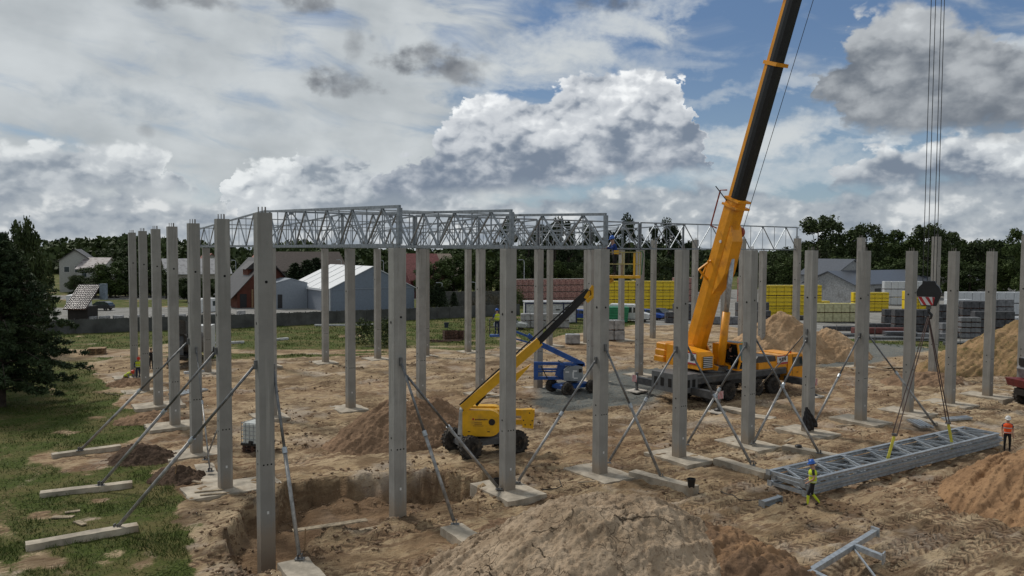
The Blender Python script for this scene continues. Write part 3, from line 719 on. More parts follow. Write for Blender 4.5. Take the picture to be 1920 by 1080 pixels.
# ------------------------------------------------------------------ steel roof trusses
def truss(L, h0, h1, n, name='roof_truss', w=.11, loc=None, rot=None, label='', group='steel roof trusses', pitch_end=True, cat='truss', first_down=True):
    t = thing(name, label, cat, (0,0,0), 0, group)
    H = lambda x: h0 + (h1-h0)*x/L
    MB().bar((0,0,0), (L,0,0), w, w*1.15).build('bottom_chord', TRUSS, t)
    MB().bar((0,0,H(0)), (L,0,H(L)), w, w*1.15).build('top_chord', TRUSS, t)
    for k, x in enumerate((0.0, L)): MB().bar((x,0,w*.5), (x,0,H(x)-w*.5), w*1.5 if k == 0 else w).build('end_post', TRUSS, t)
    s = L/n
    for k in range(n):
        x0, x1 = k*s, (k+1)*s; xm = (x0+x1)/2
        MB().bar((x0+.05,0,.06), (xm-.04,0,H(xm)-.06), w*.72).build('diagonal', TRUSS, t)
        MB().bar((x1-.05,0,.06), (xm+.04,0,H(xm)-.06), w*.72).build('diagonal', TRUSS, t)
        MB().bar((xm,0,.06), (xm,0,H(xm)-.06), w*.36).build('vertical_rod', TRUSS, t)
        if k: MB().bar((x0,0,.06), (x0,0,H(x0)-.06), w*.42).build('vertical', TRUSS, t)
        MB().box((xm, 0, H(xm)-.10), (.30, .015, .16)).build('gusset_plate', TRUSS, t)
    return t
def place(t, p, q):
    d = (q-p); t.location = p; t.rotation_euler = (0, 0, math.atan2(d.y, d.x)); return t
ZT = 10.10 + .07
fl = ['first from the left, over the pit column', 'second from the left', 'third from the left, beside the worker in the basket']
Lh = (grid(0,3)-grid(0,0)).length
proto = None
for i in range(3):
    a = grid(i,0) - LS*.25; b = grid(i,3) - LS*.02; a.z = b.z = ZT
    lab = 'front half roof truss, ' + fl[i]
    if proto is None: proto = truss((b-a).length, 1.42, 2.02, 6, label=lab, w=.10); place(proto, a, b)
    else: o = copy_tree(proto, lab); place(o, a, b)
proto2 = None
for i in range(0, 8):
    a = grid(i,3) + LS*.10; b = grid(i,6) + LS*.2; a.z = b.z = ZT
    lab = 'back half roof truss, %s from the left above the back columns' % ordi(i)
    if proto2 is None: proto2 = truss((b-a).length, 2.02, 1.42, 5, label=lab, w=.085); place(proto2, a, b)
    else: o = copy_tree(proto2, lab); place(o, a, b)
proto3 = None
for k, (i0, i1) in enumerate(((0,2),(2,4),(4,6),(6,8),(8,10))):
    a = grid(i0,3) + RD*.10; b = grid(i1,3) - RD*.10; a.z = b.z = ZT
    lab = 'long ridge truss above the middle row, %s from the left' % ordi(k)
    if proto3 is None: proto3 = truss((b-a).length, 2.06, 2.06, 3, name='ridge_truss', label=lab, group='ridge trusses on the middle row', w=.085); place(proto3, a, b)
    else: o = copy_tree(proto3, lab); place(o, a, b)
for k, (j, i0, i1, z, lab) in enumerate(((6,0,7,1.5,'long thin eaves tube above the back row'), (6,0,7,.12,'lower eaves tube on top of the back columns'),
                                         (5,0,7,1.62,'purlin tube between the back half trusses, nearer the eaves'), (4,0,7,1.84,'purlin tube between the back half trusses, nearer the ridge'),
                                         (1,0,2,1.64,'purlin tube joining the three front trusses near the front'),(2,0,2,1.86,'purlin tube joining the three front trusses near the ridge'))):
    a = grid(i0,j)+LS*.2; b = grid(i1,j)+LS*.2; c = (a+b)/2
    o = MB().bar(a-c, b-c, .07).build('purlin_tube', STEEL, loc=(c.x, c.y, ZT+z)); tag(o, lab, 'purlin', 'purlin tubes of the roof')

# ------------------------------------------------------------------ the truss pile being lifted
LA, LB_, LC, LDD = G(1446,891,.55), G(1507,907,.55), G(1877,818,.55), G(1808,805,.55)
pm = (LA+LB_)/2; qm = (LC+LDD)/2; dd = (qm-pm).normalized(); nn = Vector((-dd.y, dd.x, 0)); LL = (qm-pm).length; WW = 1.72
rp = math.atan2(dd.y, dd.x)
labs = ['lowest galvanised truss of the pile on the ground', 'middle galvanised truss of the pile', 'top galvanised truss of the pile, hung in the yellow slings']
tp = None
for k in range(3):
    z = .08 + k*.235
    if tp is None:
        tp = thing('flat_truss', labs[0], 'truss', (0,0,0), 0, 'trusses stacked flat under the hook')
        for yy_ in (-WW/2, WW/2):
            m = MB(); 
            m.box((LL/2, yy_, .095), (LL, .012, .13)); m.box((LL/2, yy_, .167), (LL, .17, .014)); m.box((LL/2, yy_, .013), (LL, .17, .014)); m.build('chord', STEEL, tp)
        n = 8; s = LL/n
        for q in range(n):
            x0 = q*s + .1; x1 = (q+1)*s; xm = (x0+x1)/2
            MB().bar((x0,-WW/2+.05,.11), (xm,WW/2-.05,.11), .075).build('diagonal', STEEL, tp)
            MB().bar((xm,WW/2-.05,.11), (x1,-WW/2+.05,.11), .075).build('diagonal', STEEL, tp)
            MB().bar((xm,-WW/2+.05,.10), (xm,WW/2-.05,.10), .05).build('vertical', STEEL, tp)
            MB().box((xm, WW/2-.14, .155), (.34, .22, .012)).build('gusset_plate', STEEL, tp)
        for x in (.06, LL-.06): MB().box((x, 0, .1), (.12, WW-.18, .14)).build('end_post', STEEL, tp)
        for yy_ in (-WW/2, WW/2): MB().box((-.03, yy_, .1), (.03, .22, .24)).build('end_plate', STEEL, tp)
        o = tp
    else: o = copy_tree(tp, labs[k])
    sh = (.0, .14, -.05)[k]; base = pm + dd*sh + nn*(.0, -.10, .05)[k]
    o.location = (base.x, base.y, z); o.rotation_euler = (0, 0, rp + (.0, .003, -.002)[k])
for k, f in enumerate((.04, .35, .66, .95)):
    p = pm + dd*LL*f; o = MB().box((0,0,.04), (.14, WW+.7, .10)).build('timber_bearer', WOOD, loc=(p.x, p.y, -.02), rz=rp)
    tag(o, 'squared timber bearer under the truss pile, %s from its left end' % ordi(k), 'timber', 'timber bearers under the truss pile')

# loose steel
def beam(a, b, w, h, name, label, z=.1, fl=True):
    a = G(*a, z); b = G(*b, z); c = (a+b)/2; L = (b-a).length
    m = MB()
    m.box((0,0,h/2), (L, .014, h-.03)); m.box((0,0,h-.008), (L, w, .016)); m.box((0,0,.008), (L, w, .016))
    for x in (-L/2, L/2): m.box((x,0,h/2), (.02, w*1.25, h*1.3))
    o = m.build(name, STEEL, loc=(c.x, c.y, gz(c.x, c.y)+.01), rz=math.atan2(b.y-a.y, b.x-a.x)); tag(o, label, 'steel beam'); return o
beam((1428,944),(1462,934),.22,.24,'short_steel_beam','short galvanised beam offcut left of the worker in the yellow vest')
t = thing('beam_assembly', 'galvanised frame of beams lying on the ground at the bottom right', 'steel frame', tuple(G(1570,1045)[:2])+(0.12,), 0)
o0 = Vector(t.location)
def fb(a, b, w, nm, zz=.72): A = G(*a, zz)-o0; B = G(*b, zz)-o0; MB().bar(A, B, w).build(nm, STEEL, t)
fb((1470,1103),(1640,998),.17,'main_beam'); fb((1604,1025),(1657,1046),.16,'arm'); fb((1522,1073),(1560,1092),.16,'arm'); fb((1602,1030),(1655,1100),.05,'tie_rod',.68)
A = G(1657,1046,.72)-o0; MB().box(tuple(A), (.30,.04,.34), .9).build('end_plate', STEEL, t)
A = G(1641,997,.72)-o0; MB().box(tuple(A), (.06,.30,.30), .55).build('end_plate', STEEL, t)
def bundle(px, L, n, label, ang, name='steel_bundle', z=.0, mt=None):
    p = G(*px, z); t = thing(name, label, 'steel bundle', (p.x, p.y, z if z else gz(p.x, p.y)+.01), ang)
    for k in range(n):
        MB().box(((k%3)*.06, (k-(n-1)/2)*.20, .08+.0*k), (L, .13, .12), .01*((k*5)%3-1)).build('steel_channel', mt or STEEL, t)
bundle((1725,797),1.9,4,'bundle of steel channels lying on the concrete strip',ROT+.9,z=.22)
bundle((1792,790),2.0,3,'bundle of short steel channels on the sand behind the truss pile',-.25+ROT)
bundle((352,737),2.6,6,'bundle of galvanised channels behind the tall left columns',1.15)
bundle((330,722),2.2,2,'pair of galvanised channels beside the slab at the left columns',1.9)

# ------------------------------------------------------------------ wheels
def wheel(parent, x, y, r, w, side, lugs=True, rim=None, name='wheel'):
    """axis along local Y; side = +1 / -1 is the outer face"""
    e = bpy.data.objects.new(name, None); COL.objects.link(e); e.parent = parent; e.location = (x, y, r); e.empty_display_size = .2
    m = MB(); m.lathe([(r*.56,-w/2),(r*.80,-w/2),(r*.95,-w*.40),(r,-w*.25),(r,w*.25),(r*.95,w*.40),(r*.80,w/2),(r*.56,w/2),(r*.52,w*.2),(r*.52,-w*.2),(r*.56,-w/2)], (0,0,0), 28, 'y')
    if lugs:
        n = 18
        for k in range(n):
            for sgn in (-1, 1):
                a = 2*math.pi*(k+(.5 if sgn > 0 else 0))/n
                c = (math.cos(a)*r*1.0, sgn*w*.24, math.sin(a)*r*1.0)
                R = Matrix.Translation(c) @ Matrix.Rotation(-a, 4, 'Y') @ Matrix.Rotation(sgn*.5, 4, 'X')
                q = MB().box((0,0,0), (r*.12, w*.52, r*.13)); q.xform(R); m.add(q.v, q.f)
    m.build('tyre', TYRE, e, smooth=False)
    q = MB(); s_ = side
    q.lathe([(r*.55, s_*w*.10),(r*.50, s_*w*.16),(r*.44, s_*w*.02),(r*.20, s_*w*.0),(r*.20, s_*w*.14),(r*.06, s_*w*.18)], (0,0,0), 20, 'y')
    q.build('rim', rim or STEELD, e)
    return e
def sub(par, name): 
    e = bpy.data.objects.new(name, None); COL.objects.link(e); e.parent = par; return e
def find_t(A, B, py, lo=-.2, hi=1.2):       # parameter along A-B whose picture row is py
    def row(q):
        d = q-Vector((0,0,CH)); f = d.dot(F0); return 540-FPX*d.dot(YI)/f
    for _ in range(50):
        mid = (lo+hi)/2
        if row(A+(B-A)*mid) > py: lo = mid
        else: hi = mid
    return (lo+hi)/2

# ------------------------------------------------------------------ mobile crane
CO = Vector((10.88, 52.04, 0)); CR = math.pi/2 - math.radians(57)
crane = thing('mobile_crane', 'orange mobile crane with grey chassis and raised telescopic boom, standing on its jacks', 'crane', tuple(CO), CR)
CY = -.30
m = MB(); m.box((4.6, CY, 1.20), (10.6, 1.3, .50)); m.build('chassis_frame', DGREY, crane)
m = MB(); m.prism([(-1.2,.85),(-.1,.85),(.4,1.15),(.4,2.05),(-1.2,2.05)], CY-1.30, CY+1.30); m.build('rear_box', GREYP, crane)
m = MB()
for k, x in enumerate((-1.0,-.45,.05)):
    m.box((x, CY-1.305, 1.45), (.28, .02, .50))
for y in (-.95,-.4,.3,.9): m.box((-1.205, CY+y, 1.45), (.02, .30, .55))
m.build('locker_openings', HOLE, crane)
m = MB(); m.prism([(.4,1.35),(9.3,1.35),(9.3,1.75),(.4,1.98)], CY-1.28, CY+1.28); m.build('deck', DGREY, crane)
MB().box((4.6, CY-1.30, 1.78), (9.2, .04, .10)).build('deck_rail', GREYP, crane)
for x in (1.75, 3.5, 6.3, 8.0):
    for s_ in (-1, 1): wheel(crane, x, CY+s_*1.08, .62, .46, s_, True, DGREY)
# mudguards
for x0, x1 in ((1.0, 4.3), (5.5, 8.8)):
    for s_ in (-1, 1): MB().box(((x0+x1)/2, CY+s_*1.08, 1.36), (x1-x0, .52, .05)).build('mudguard', BLACK, crane)
# outriggers: beams, jacks, hazard plates, pads
def hazard(par, c, w, h, ax, name='hazard_plate'):
    p = MB().box(c, (w, .02, h) if ax == 'y' else (.02, w, h)).build(name, WHITE, par)
    q = MB(); n = 4
    for k in range(n):
        u0 = -w/2 + w*k/n; dd_ = w/n*.55
        pts = [(u0, -h/2), (u0+dd_, -h/2), (min(w/2, u0+dd_+w*.2), h/2), (min(w/2, u0+w*.2), h/2)]
        if ax == 'y': q.add([(c[0]+a, c[1]-.013, c[2]+b_) for a, b_ in pts], [(0,1,2,3)])
        else: q.add([(c[0]-.013, c[1]+a, c[2]+b_) for a, b_ in pts], [(0,1,2,3)])
    q.build('red_stripes', RED, p)
for ox in (0.0, 9.35):
    for s_ in (-1, 1):
        o = sub(crane, 'outrigger')
        y1 = CY + s_*1.2; y2 = s_*3.78
        MB().box((ox, (y1+y2)/2, .95), (.42, abs(y2-y1), .46)).build('beam', DGREY, o)
        MB().tube([(ox, y2, .12), (ox, y2, 1.45)], .11, 12).build('jack', STEELD, o)
        MB().lathe([(.30,.08),(.30,.14),(.16,.24),(.12,.24)], (ox, y2, 0), 16).build('jack_foot', BLACK, o)
        hazard(o, (ox-.225 if s_ > 0 else ox, y2 if s_ > 0 else y2-.13, 1.05), .5, .48, 'x' if s_ > 0 else 'y')
        p = crane.matrix_basis @ Vector((ox, y2, 0))
        pad = MB().cbox((0,0,.05), (1.15,1.15,.10), .04).build('jack_pad', mat('pale_plywood', (.50,.46,.40), .8), loc=(p.x,p.y,gz(p.x,p.y)+.0), rz=CR+.1)
        tag(pad, 'pale square pad under the %s %s jack of the crane' % ('rear' if ox == 0 else 'front', 'near' if s_ < 0 else 'far'), 'crane pad', 'pads under the crane jacks')
# driver cab at the front
dc = sub(crane, 'driver_cab')
m = MB(); m.prism([(9.45,.75),(11.2,.75),(11.35,1.3),(11.15,2.45),(10.9,2.68),(9.45,2.68)], CY-1.28, CY+1.20); m.build('cab_shell', ORG_, dc)
MB().prism([(9.98,1.75),(11.12,1.75),(10.98,2.45),(9.98,2.45)], CY-1.295, CY-1.281).build('side_window', GLASS, dc)
MB().bar((11.345,CY,1.45), (11.20,CY,2.35), 2.1, .02, (1,0,0)).build('windscreen', GLASS, dc)
MB().box((10.5, CY-1.30, 1.35), (.16,.03,.05)).build('door_handle', BLACK, dc)
MB().box((9.93, CY-1.287, 1.75), (.02,.012,1.8)).build('door_seam', HOLE, dc)
MB().bar((11.2,CY-1.3,2.3),(11.35,CY-1.62,2.35),.04).build('mirror_arm', BLACK, dc)
MB().box((11.36, CY-1.66, 2.05), (.08,.18,.42)).build('mirror', BLACK, dc)
MB().lathe([(.07,2.68),(.07,2.82),(.03,2.86)], (10.2,CY-.9,0), 10).build('beacon', mat('beacon_orange', (.7,.12,.02), .3), dc)
# body behind the cab: banner box, dark engine deck
m = MB(); m.box((7.9, CY, 2.0), (3.0, 2.45, .50)); m.build('side_lockers', ORG_, crane)
m = MB(); m.box((8.95, CY-.2, 2.45), (.85, 2.1, .40)); m.build('engine_cowl', mat('crane_orange_pale', (.66,.32,.07), .5), crane)
m = MB(); m.prism([(6.1,2.25),(8.5,2.25),(8.4,2.62),(6.6,2.70)], CY-1.0, CY+1.0); m.build('black_hood', DGREY, crane)
bn_ = MB().box((8.9, CY-1.245, 2.34), (1.15, .02, .62)).build('banner', WHITE, crane)
m = MB(); m.box((8.9, CY-1.26, 2.62), (1.15,.012,.07)); m.box((8.9, CY-1.26, 2.10), (1.15,.012,.12)); m.build('red_border', RED, bn_)
m = MB(); m.box((8.62, CY-1.258, 2.38), (.20,.008,.16)); m.box((8.9, CY-1.258, 2.36), (.22,.008,.28)); m.box((9.16, CY-1.258, 2.38), (.2,.008,.22)); m.build('printed_pictures', DGREY, bn_)
# superstructure
piv = PY(1305, 652, 54.6); HK = Vector((20.96, 39.6, 7.93))
nrm = ray(1489, 0).cross(ray(1310, 640))
tip = Vector((HK.x, HK.y, CH - (nrm.x*HK.x + nrm.y*HK.y)/nrm.z))
hd = Vector((tip.x-piv.x, tip.y-piv.y, 0)).normalized()
su = sub(crane, 'superstructure')
ctr = piv + hd*1.5
lc = crane.matrix_basis.inverted() @ Vector((ctr.x, ctr.y, 0)); su.location = (lc.x, lc.y, 0)
su.rotation_euler = (0, 0, math.atan2(hd.y, hd.x) - CR)
SM = crane.matrix_basis @ su.matrix_basis
def SP(x, y, z): return SM @ Vector((x, y, z))
m = MB(); m.lathe([(1.0,1.75),(1.0,2.1)], (0,0,0), 28); m.build('slew_ring', STEELD, su)
m = MB(); m.prism([(-3.3,2.1),(1.2,2.1),(1.3,2.35),(-.4,2.7),(-1.1,3.6),(-1.9,3.6),(-3.3,2.9)], -.62, -.50); m.build('side_plate', ORG_, su)
m = MB(); m.prism([(-3.3,2.1),(1.2,2.1),(1.3,2.35),(-.4,2.7),(-1.1,3.6),(-1.9,3.6),(-3.3,2.9)], .50, .62); m.build('side_plate', ORG_, su)
m = MB(); m.box((-1.0,0,2.2), (4.2,1.0,.2)); m.build('turntable_floor', DGREY, su)
m = MB(); m.prism([(-2.6,2.15),(.95,2.15),(1.0,3.05),(.75,3.32),(-2.5,3.55)], -1.75, -.66); m.build('engine_housing', ORG_, su)
gr = MB().bar((1.01,-1.2,2.28),(1.01,-1.2,3.05),.80,.02,(1,0,0)).build('grille', BLACK, su)
q = MB()
for k in range(6): q.box((1.032,-1.2,2.36+k*.125), (.02,.78,.055))
q.build('grille_bars', WHITE, gr)
b2 = MB().box((-.55,-1.762,2.85), (2.1,.02,.78)).build('banner', WHITE, su)
q = MB(); q.box((-.55,-1.776,3.21), (2.1,.01,.07)); q.box((-.55,-1.776,2.50), (2.1,.01,.10)); q.build('red_border', RED, b2)
q = MB(); q.box((-1.1,-1.775,2.9), (.42,.008,.40)); q.box((-.5,-1.775,2.92), (.50,.008,.34)); q.box((.12,-1.775,2.9), (.34,.008,.44)); q.build('printed_pictures', DGREY, b2)
for k, z in enumerate((2.15, 2.6, 3.05)): MB().cbox((-3.9,0,z+.2), (1.15,2.7-.2*k,.43), .08).build('counterweight', ORG_, su)
m = MB(); m.lathe([(.36,-.45),(.36,.45)], (-2.7,0,3.05), 18, 'y'); m.build('winch_drum', STEELD, su)
oc = sub(su, 'operator_cab'); oc.location = (0,0,0)
fr = [(.1,2.1),(1.75,2.1),(1.95,2.7),(1.7,3.85),(.1,3.85)]
m = MB()
for (a, b_) in zip(fr, fr[1:]+fr[:1]):
    for y in (.75, 1.6): m.bar((a[0],y,a[1]), (b_[0],y,b_[1]), .10)
for p_ in fr: m.bar((p_[0],.75,p_[1]), (p_[0],1.6,p_[1]), .10)
m.build('cab_frame', ORG_, oc)
MB().box((.9,1.175,3.87), (1.6,.9,.06)).build('cab_roof', GREYP, oc)
MB().box((.06,1.175,2.95), (.04,.85,1.7)).build('rear_panel', ORG_, oc)
MB().box((.9,1.66,2.95), (1.5,.03,1.6)).build('side_window', GLASS, oc)
MB().bar((1.93,1.175,2.75),(1.70,1.175,3.78),.78,.02,(1,0,0)).build('windscreen', mat('pale_glass', (.10,.17,.17), .1), oc)
MB().box((.8,1.175,2.2), (1.5,.8,.1)).build('cab_floor', DGREY, oc)
m = MB(); m.box((.55,1.175,2.55), (.5,.5,.14)); m.box((.32,1.175,2.95), (.12,.5,.75)); m.build('seat', BLACK, oc)
MB().box((1.7,1.3,3.92), (.16,.22,.06)).build('green_lamp', mat('green_light', (.02,.75,.25), .3), oc)
MB().box((-.28,.95,2.95), (.7,.5,1.5)).build('door', ORG_, oc)
# boom
boom = sub(crane, 'telescopic_boom'); boom.matrix_parent_inverse = crane.matrix_basis.inverted()
bdir = (tip-piv).normalized(); bs = Vector((0,0,1)).cross(bdir).normalized()*-1      # bs points to the crane's right of heading
bu = bdir.cross(bs); bu = bu if bu.z > 0 else -bu
BM = Matrix(((bdir.x,bs.x,bu.x,piv.x),(bdir.y,bs.y,bu.y,piv.y),(bdir.z,bs.z,bu.z,piv.z),(0,0,0,1)))
LB = (tip-piv).length; t1 = find_t(piv, tip, 372)*LB; t2 = find_t(piv, tip, 120)*LB
def section(x0, x1, w, h, name, par, low=None, taper=0):
    pr = [(-w/2,h*.42),(-w/2+.10,h*.5),(w/2-.10,h*.5),(w/2,h*.42),(w/2,h*.17),(w/2,-h*.08),(w/2*.86,-h*.32),(w/2*.45,-h*.5),(-w/2*.45,-h*.5),(-w/2*.86,-h*.32),(-w/2,-h*.08),(-w/2,h*.17)]
    k = len(pr); m = MB(); vs = [(x, p[0]*s_, p[1]*s_) for x, s_ in ((x0, 1), (x1, 1-taper)) for p in pr]
    m.add(vs, [tuple(range(k)), tuple(range(2*k-1, k-1, -1))] + [(i, k+i, k+(i+1)%k, (i+1)%k) for i in range(k)])
    o = m.build(name, ORG_, par); o.matrix_basis = BM.copy()
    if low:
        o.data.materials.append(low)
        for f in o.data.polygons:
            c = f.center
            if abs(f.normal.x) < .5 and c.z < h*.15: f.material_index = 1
    return o
section(-.6, t1, 1.12, 1.36, 'base_section', boom, taper=.10)
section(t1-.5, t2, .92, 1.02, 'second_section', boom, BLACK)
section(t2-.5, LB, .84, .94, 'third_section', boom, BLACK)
def bl(m, name, mt): o = m.build(name, mt, boom); o.matrix_basis = BM.copy(); return o
for x, w, h in ((t1-.1, 1.10, 1.34), (t1-.55, 1.18, 1.40), (t2, 1.02, 1.12)):
    bl(MB().box((x,0,0), (.14 if x != t2 else .22, w, h)), 'section_collar', ORG_)
xa = find_t(piv, tip, 470)*LB
m = MB(); m.prism([(xa-3.0,-.5),(xa+1.9,-.5),(xa+1.0,-1.0),(xa-1.2,-1.12),(xa-1.9,-.95)], -.45, .45); bl(m, 'cylinder_bracket', ORG_)
xb = find_t(piv, tip, 515)*LB
m = MB(); m.bar((xb-.4,.55,.2),(xb+.2,1.25,.45),.12); m.bar((xb+.9,.55,.3),(xb+.2,1.25,.45),.10); m.bar((xb-.4,1.0,.3),(xb+.9,.7,.35),.08); bl(m, 'side_bracket', ORG_)
xc = find_t(piv, tip, 432)*LB
m = MB(); m.lathe([(.34,-.78),(.34,-.56)], (xc,0,-.35), 18, 'y'); bl(m, 'hose_reel', mat('reel_red', (.30,.045,.02), .5))
xr = find_t(piv, tip, 400)*LB
m = MB(); m.tube([(xr-1.2,.62,.5),(xr-1.1,.95,.75),(xr+1.3,.95,.75),(xr+1.4,.62,.5)], .05, 8); bl(m, 'hose_guard', mat('reel_red', (.30,.045,.02), .5))
bl(MB().lathe([(.10,.55),(.10,.60)], (find_t(piv, tip, 452)*LB,0,-.1), 12, 'y'), 'work_lamp', WHITE)
m = MB(); m.bar((t1-.3,.5,.4),(t1+.5,1.3,.9),.05); bl(m, 'wind_arm', BLACK)
m = MB(); m.bar((t2,.4,0),(t2,-.75,-.1),.06); bl(m, 'rope_guide', ORG_)
bl(MB().box((LB-.1,0,.1), (.9,1.0,1.5)), 'boom_head', ORG_)
# luffing cylinder
cb = SP(.95,0,2.45); ca = BM @ Vector((xa-.2, 0, -.95))
o = MB().tube([cb, cb+(ca-cb)*.50], .26, 16).build('cylinder_barrel', ORG_, crane, smooth=True); o.matrix_parent_inverse = crane.matrix_basis.inverted()
o = MB().tube([cb+(ca-cb)*.50, ca], .17, 16).build('cylinder_rod', STEEL, crane, smooth=True); o.matrix_parent_inverse = crane.matrix_basis.inverted()
a = BM @ Vector((t1-3, -.62, -.55)); b_ = BM @ Vector((LB-.3, -1.15, -1.0))
o = MB().tube([a, b_], .02, 5).build('luffing_rope', BLACK, crane); o.matrix_parent_inverse = crane.matrix_basis.inverted()
# hook block, hanging from the boom head
hk = thing('hook_block', 'black crane hook block with red and white stripes hanging on four ropes', 'hook block', tuple(HK), -.55)
m = MB(); pr = [(-.26,.62),(.26,.62),(.32,.46),(.46,.32),(.56,.05),(.52,-.15),(.34,-.62),(-.34,-.62),(-.52,-.15),(-.56,.05),(-.46,.32),(-.32,.46)]
m.prism(pr, -.24, .24); m.build('block_housing', BLACK, hk)
w_ = MB().prism([(-.50,-.17),(.28,-.17),(.20,-.58),(-.32,-.58)], -.256, -.242).build('warning_plate', WHITE, hk)
q = MB()
for x in (-.50,-.18,.14): 
    pts = [(x+.02,-.175),(min(.275,x+.18),-.175),(min(.21,x+.42),-.575),(min(.20,x+.28),-.575)]
    q.prism(pts, -.262, -.257)
q.build('red_stripes', RED, w_)
m = MB(); m.lathe([(.12,-.80),(.12,-.60)], (0,0,0), 12); m.build('swivel', STEELD, hk)
m = MB(); m.tube([(0,0,-.78),(.02,0,-.95),(.14,0,-1.08),(.10,0,-1.24),(-.04,0,-1.28),(-.15,0,-1.16)], [.07,.07,.075,.07,.055,.03], 10); m.build('hook', BLACK, hk, smooth=True)
MB().box((0,0,.72), (.12,.1,.22)).build('top_lug', STEELD, hk)
for k, dx in enumerate((-.30,-.10,.16,.30)):
    top = hk.matrix_basis.inverted() @ (tip + Vector((dx*1.0, 0, -.4)))
    MB().tube([(dx, 0, .5), tuple(top)], .018, 5).build('hoist_rope', BLACK, hk)
s0 = HK + Vector((0,0,-1.20))
for k, (px, py, lab) in enumerate(((1664,862,'left sling leg from the hook to the truss pile with yellow webbing'),(1785,832,'right sling leg from the hook to the far end of the truss pile'))):
    ft = G(px, py, .62); t = thing('lifting_sling', lab, 'sling', tuple(s0), 0, 'sling legs on the crane hook')
    d = ft-s0; n_ = d.cross(Vector((0,0,1))).normalized()*.10
    MB().tube([Vector((0,0,0))-n_*.3, d*.84-n_], .026, 6).build('rope', mat('sling_brown', (.06,.035,.03), .8), t)
    MB().tube([Vector((0,0,0))+n_*.3, d*.84+n_], .026, 6).build('rope', mat('sling_brown', (.06,.035,.03), .8), t)
    MB().box(tuple(d*.84), (.22,.14,.10)).build('shackle', STEELD, t)
    MB().bar(d*.85, d*1.0, .13, .03, (0,1,0)).build('yellow_webbing', mat('web_yellow', (.55,.50,.06), .8), t)
    o_ = MB().bar(d*1.0, d*1.0+Vector((0,0,-.30)), .10, .03, (0,1,0)).build('webbing_tail', mat('web_yellow', (.55,.50,.06), .8), t)

# ------------------------------------------------------------------ yellow boom lift
def chassis(t, mt, wb, tw_, r, w, col):
    MB().cbox((wb/2,0,r*1.15), (wb+.3, tw_*.55, .34), .08).build('chassis', mt, t)
    for x in (0, wb):
        MB().box((x,0,r), (.18, tw_-.3, .20)).build('axle', mt, t)
        for s_ in (-1, 1): wheel(t, x, s_*(tw_/2), r, w, s_, True, BLACK)
yl = thing('boom_lift', 'yellow articulated boom lift raised to the worker at the third truss', 'boom lift', (-2.42, 38.1, 0), math.radians(29))
chassis(yl, GREYP, 2.55, 1.95, .56, .42, YEL)
yt = sub(yl, 'turntable'); yt.location = (1.28, 0, 0); yt.rotation_euler = (0,0,-math.radians(29)-.02)
MB().lathe([(.55,.85),(.55,1.05)], (0,0,0), 20).build('slew_ring', DGREY, yt)
def rounded(x0, x1, z0, z1, r0, r1, y0, y1):   # side outline with big rounded corners
    pts = []
    for (cx, cz, r, a0) in ((x1-r1, z1-r1, r1, 0), (x0+r0, z1-r0, r0, 90), (x0+r0, z0+r0, r0, 180), (x1-r1, z0+r1, r1, 270)):
        for k in range(6): a = math.radians(a0+k*18); pts.append((cx+r*math.cos(a), cz+r*math.sin(a)))
    return MB().prism(pts, y0, y1)
rounded(-1.05,.80,1.02,2.28,.14,.50,-1.02,-.42).build('engine_cover', YEL, yt)
rounded(-1.05,.80,1.02,2.20,.14,.40,.42,1.0).build('engine_cover', YEL, yt)
MB().prism([(-1.28,1.08),(-1.04,1.02),(-1.04,2.32),(-1.2,2.32)], -.98, .98).build('counterweight', mat('light_grey_paint', (.42,.43,.42), .5), yt)
MB().box((-.2,0,1.2), (1.5,.84,.3)).build('turntable_floor', DGREY, yt)
lg = MB().lathe([(.16,-.012),(.16,.0)], (.38,-1.022,1.72), 18, 'y').build('round_vent', BLACK, yt)
MB().lathe([(.05,-.012),(.05,.0)], (-.52,-1.022,1.86), 12, 'y').build('red_logo_dot', RED, yt)
q = MB()
for k in range(9): q.box((-.40+k*.068,-1.024,1.84), (.050,.006,.052 if k%3 else .075))
for r_ in range(3): q.box((-.28,-1.024,1.68-.075*r_), (.38 if r_ < 2 else .5,.006,.02))
q.build('small_lettering', BROWN, yt)
q = MB(); q.box((-.72,-1.024,1.25), (.12,.008,.04)); q.box((.22,-1.024,1.25), (.12,.008,.04)); q.build('latches', BLACK, yt)
# folded riser to the right
MB().box((1.15,.12,1.98), (2.6,.30,.30)).build('riser_arm', YEL, yt)
MB().box((1.15,.12,1.50), (2.4,.26,.24)).build('riser_arm', YEL, yt)
rl_ = MB().prism([(1.85,1.25),(2.38,1.20),(2.44,1.95),(2.30,2.16),(1.75,2.12)], -.08, .34).build('riser_link', YEL, yt)
q = MB()
for (x, z) in ((1.98,1.40),(2.25,1.40),(2.2,1.98),(1.9,1.62),(2.33,1.6)): q.lathe([(.035,-.005),(.035,.004)], (x,-.085,z), 8, 'y')
q.build('pins', BLACK, rl_)
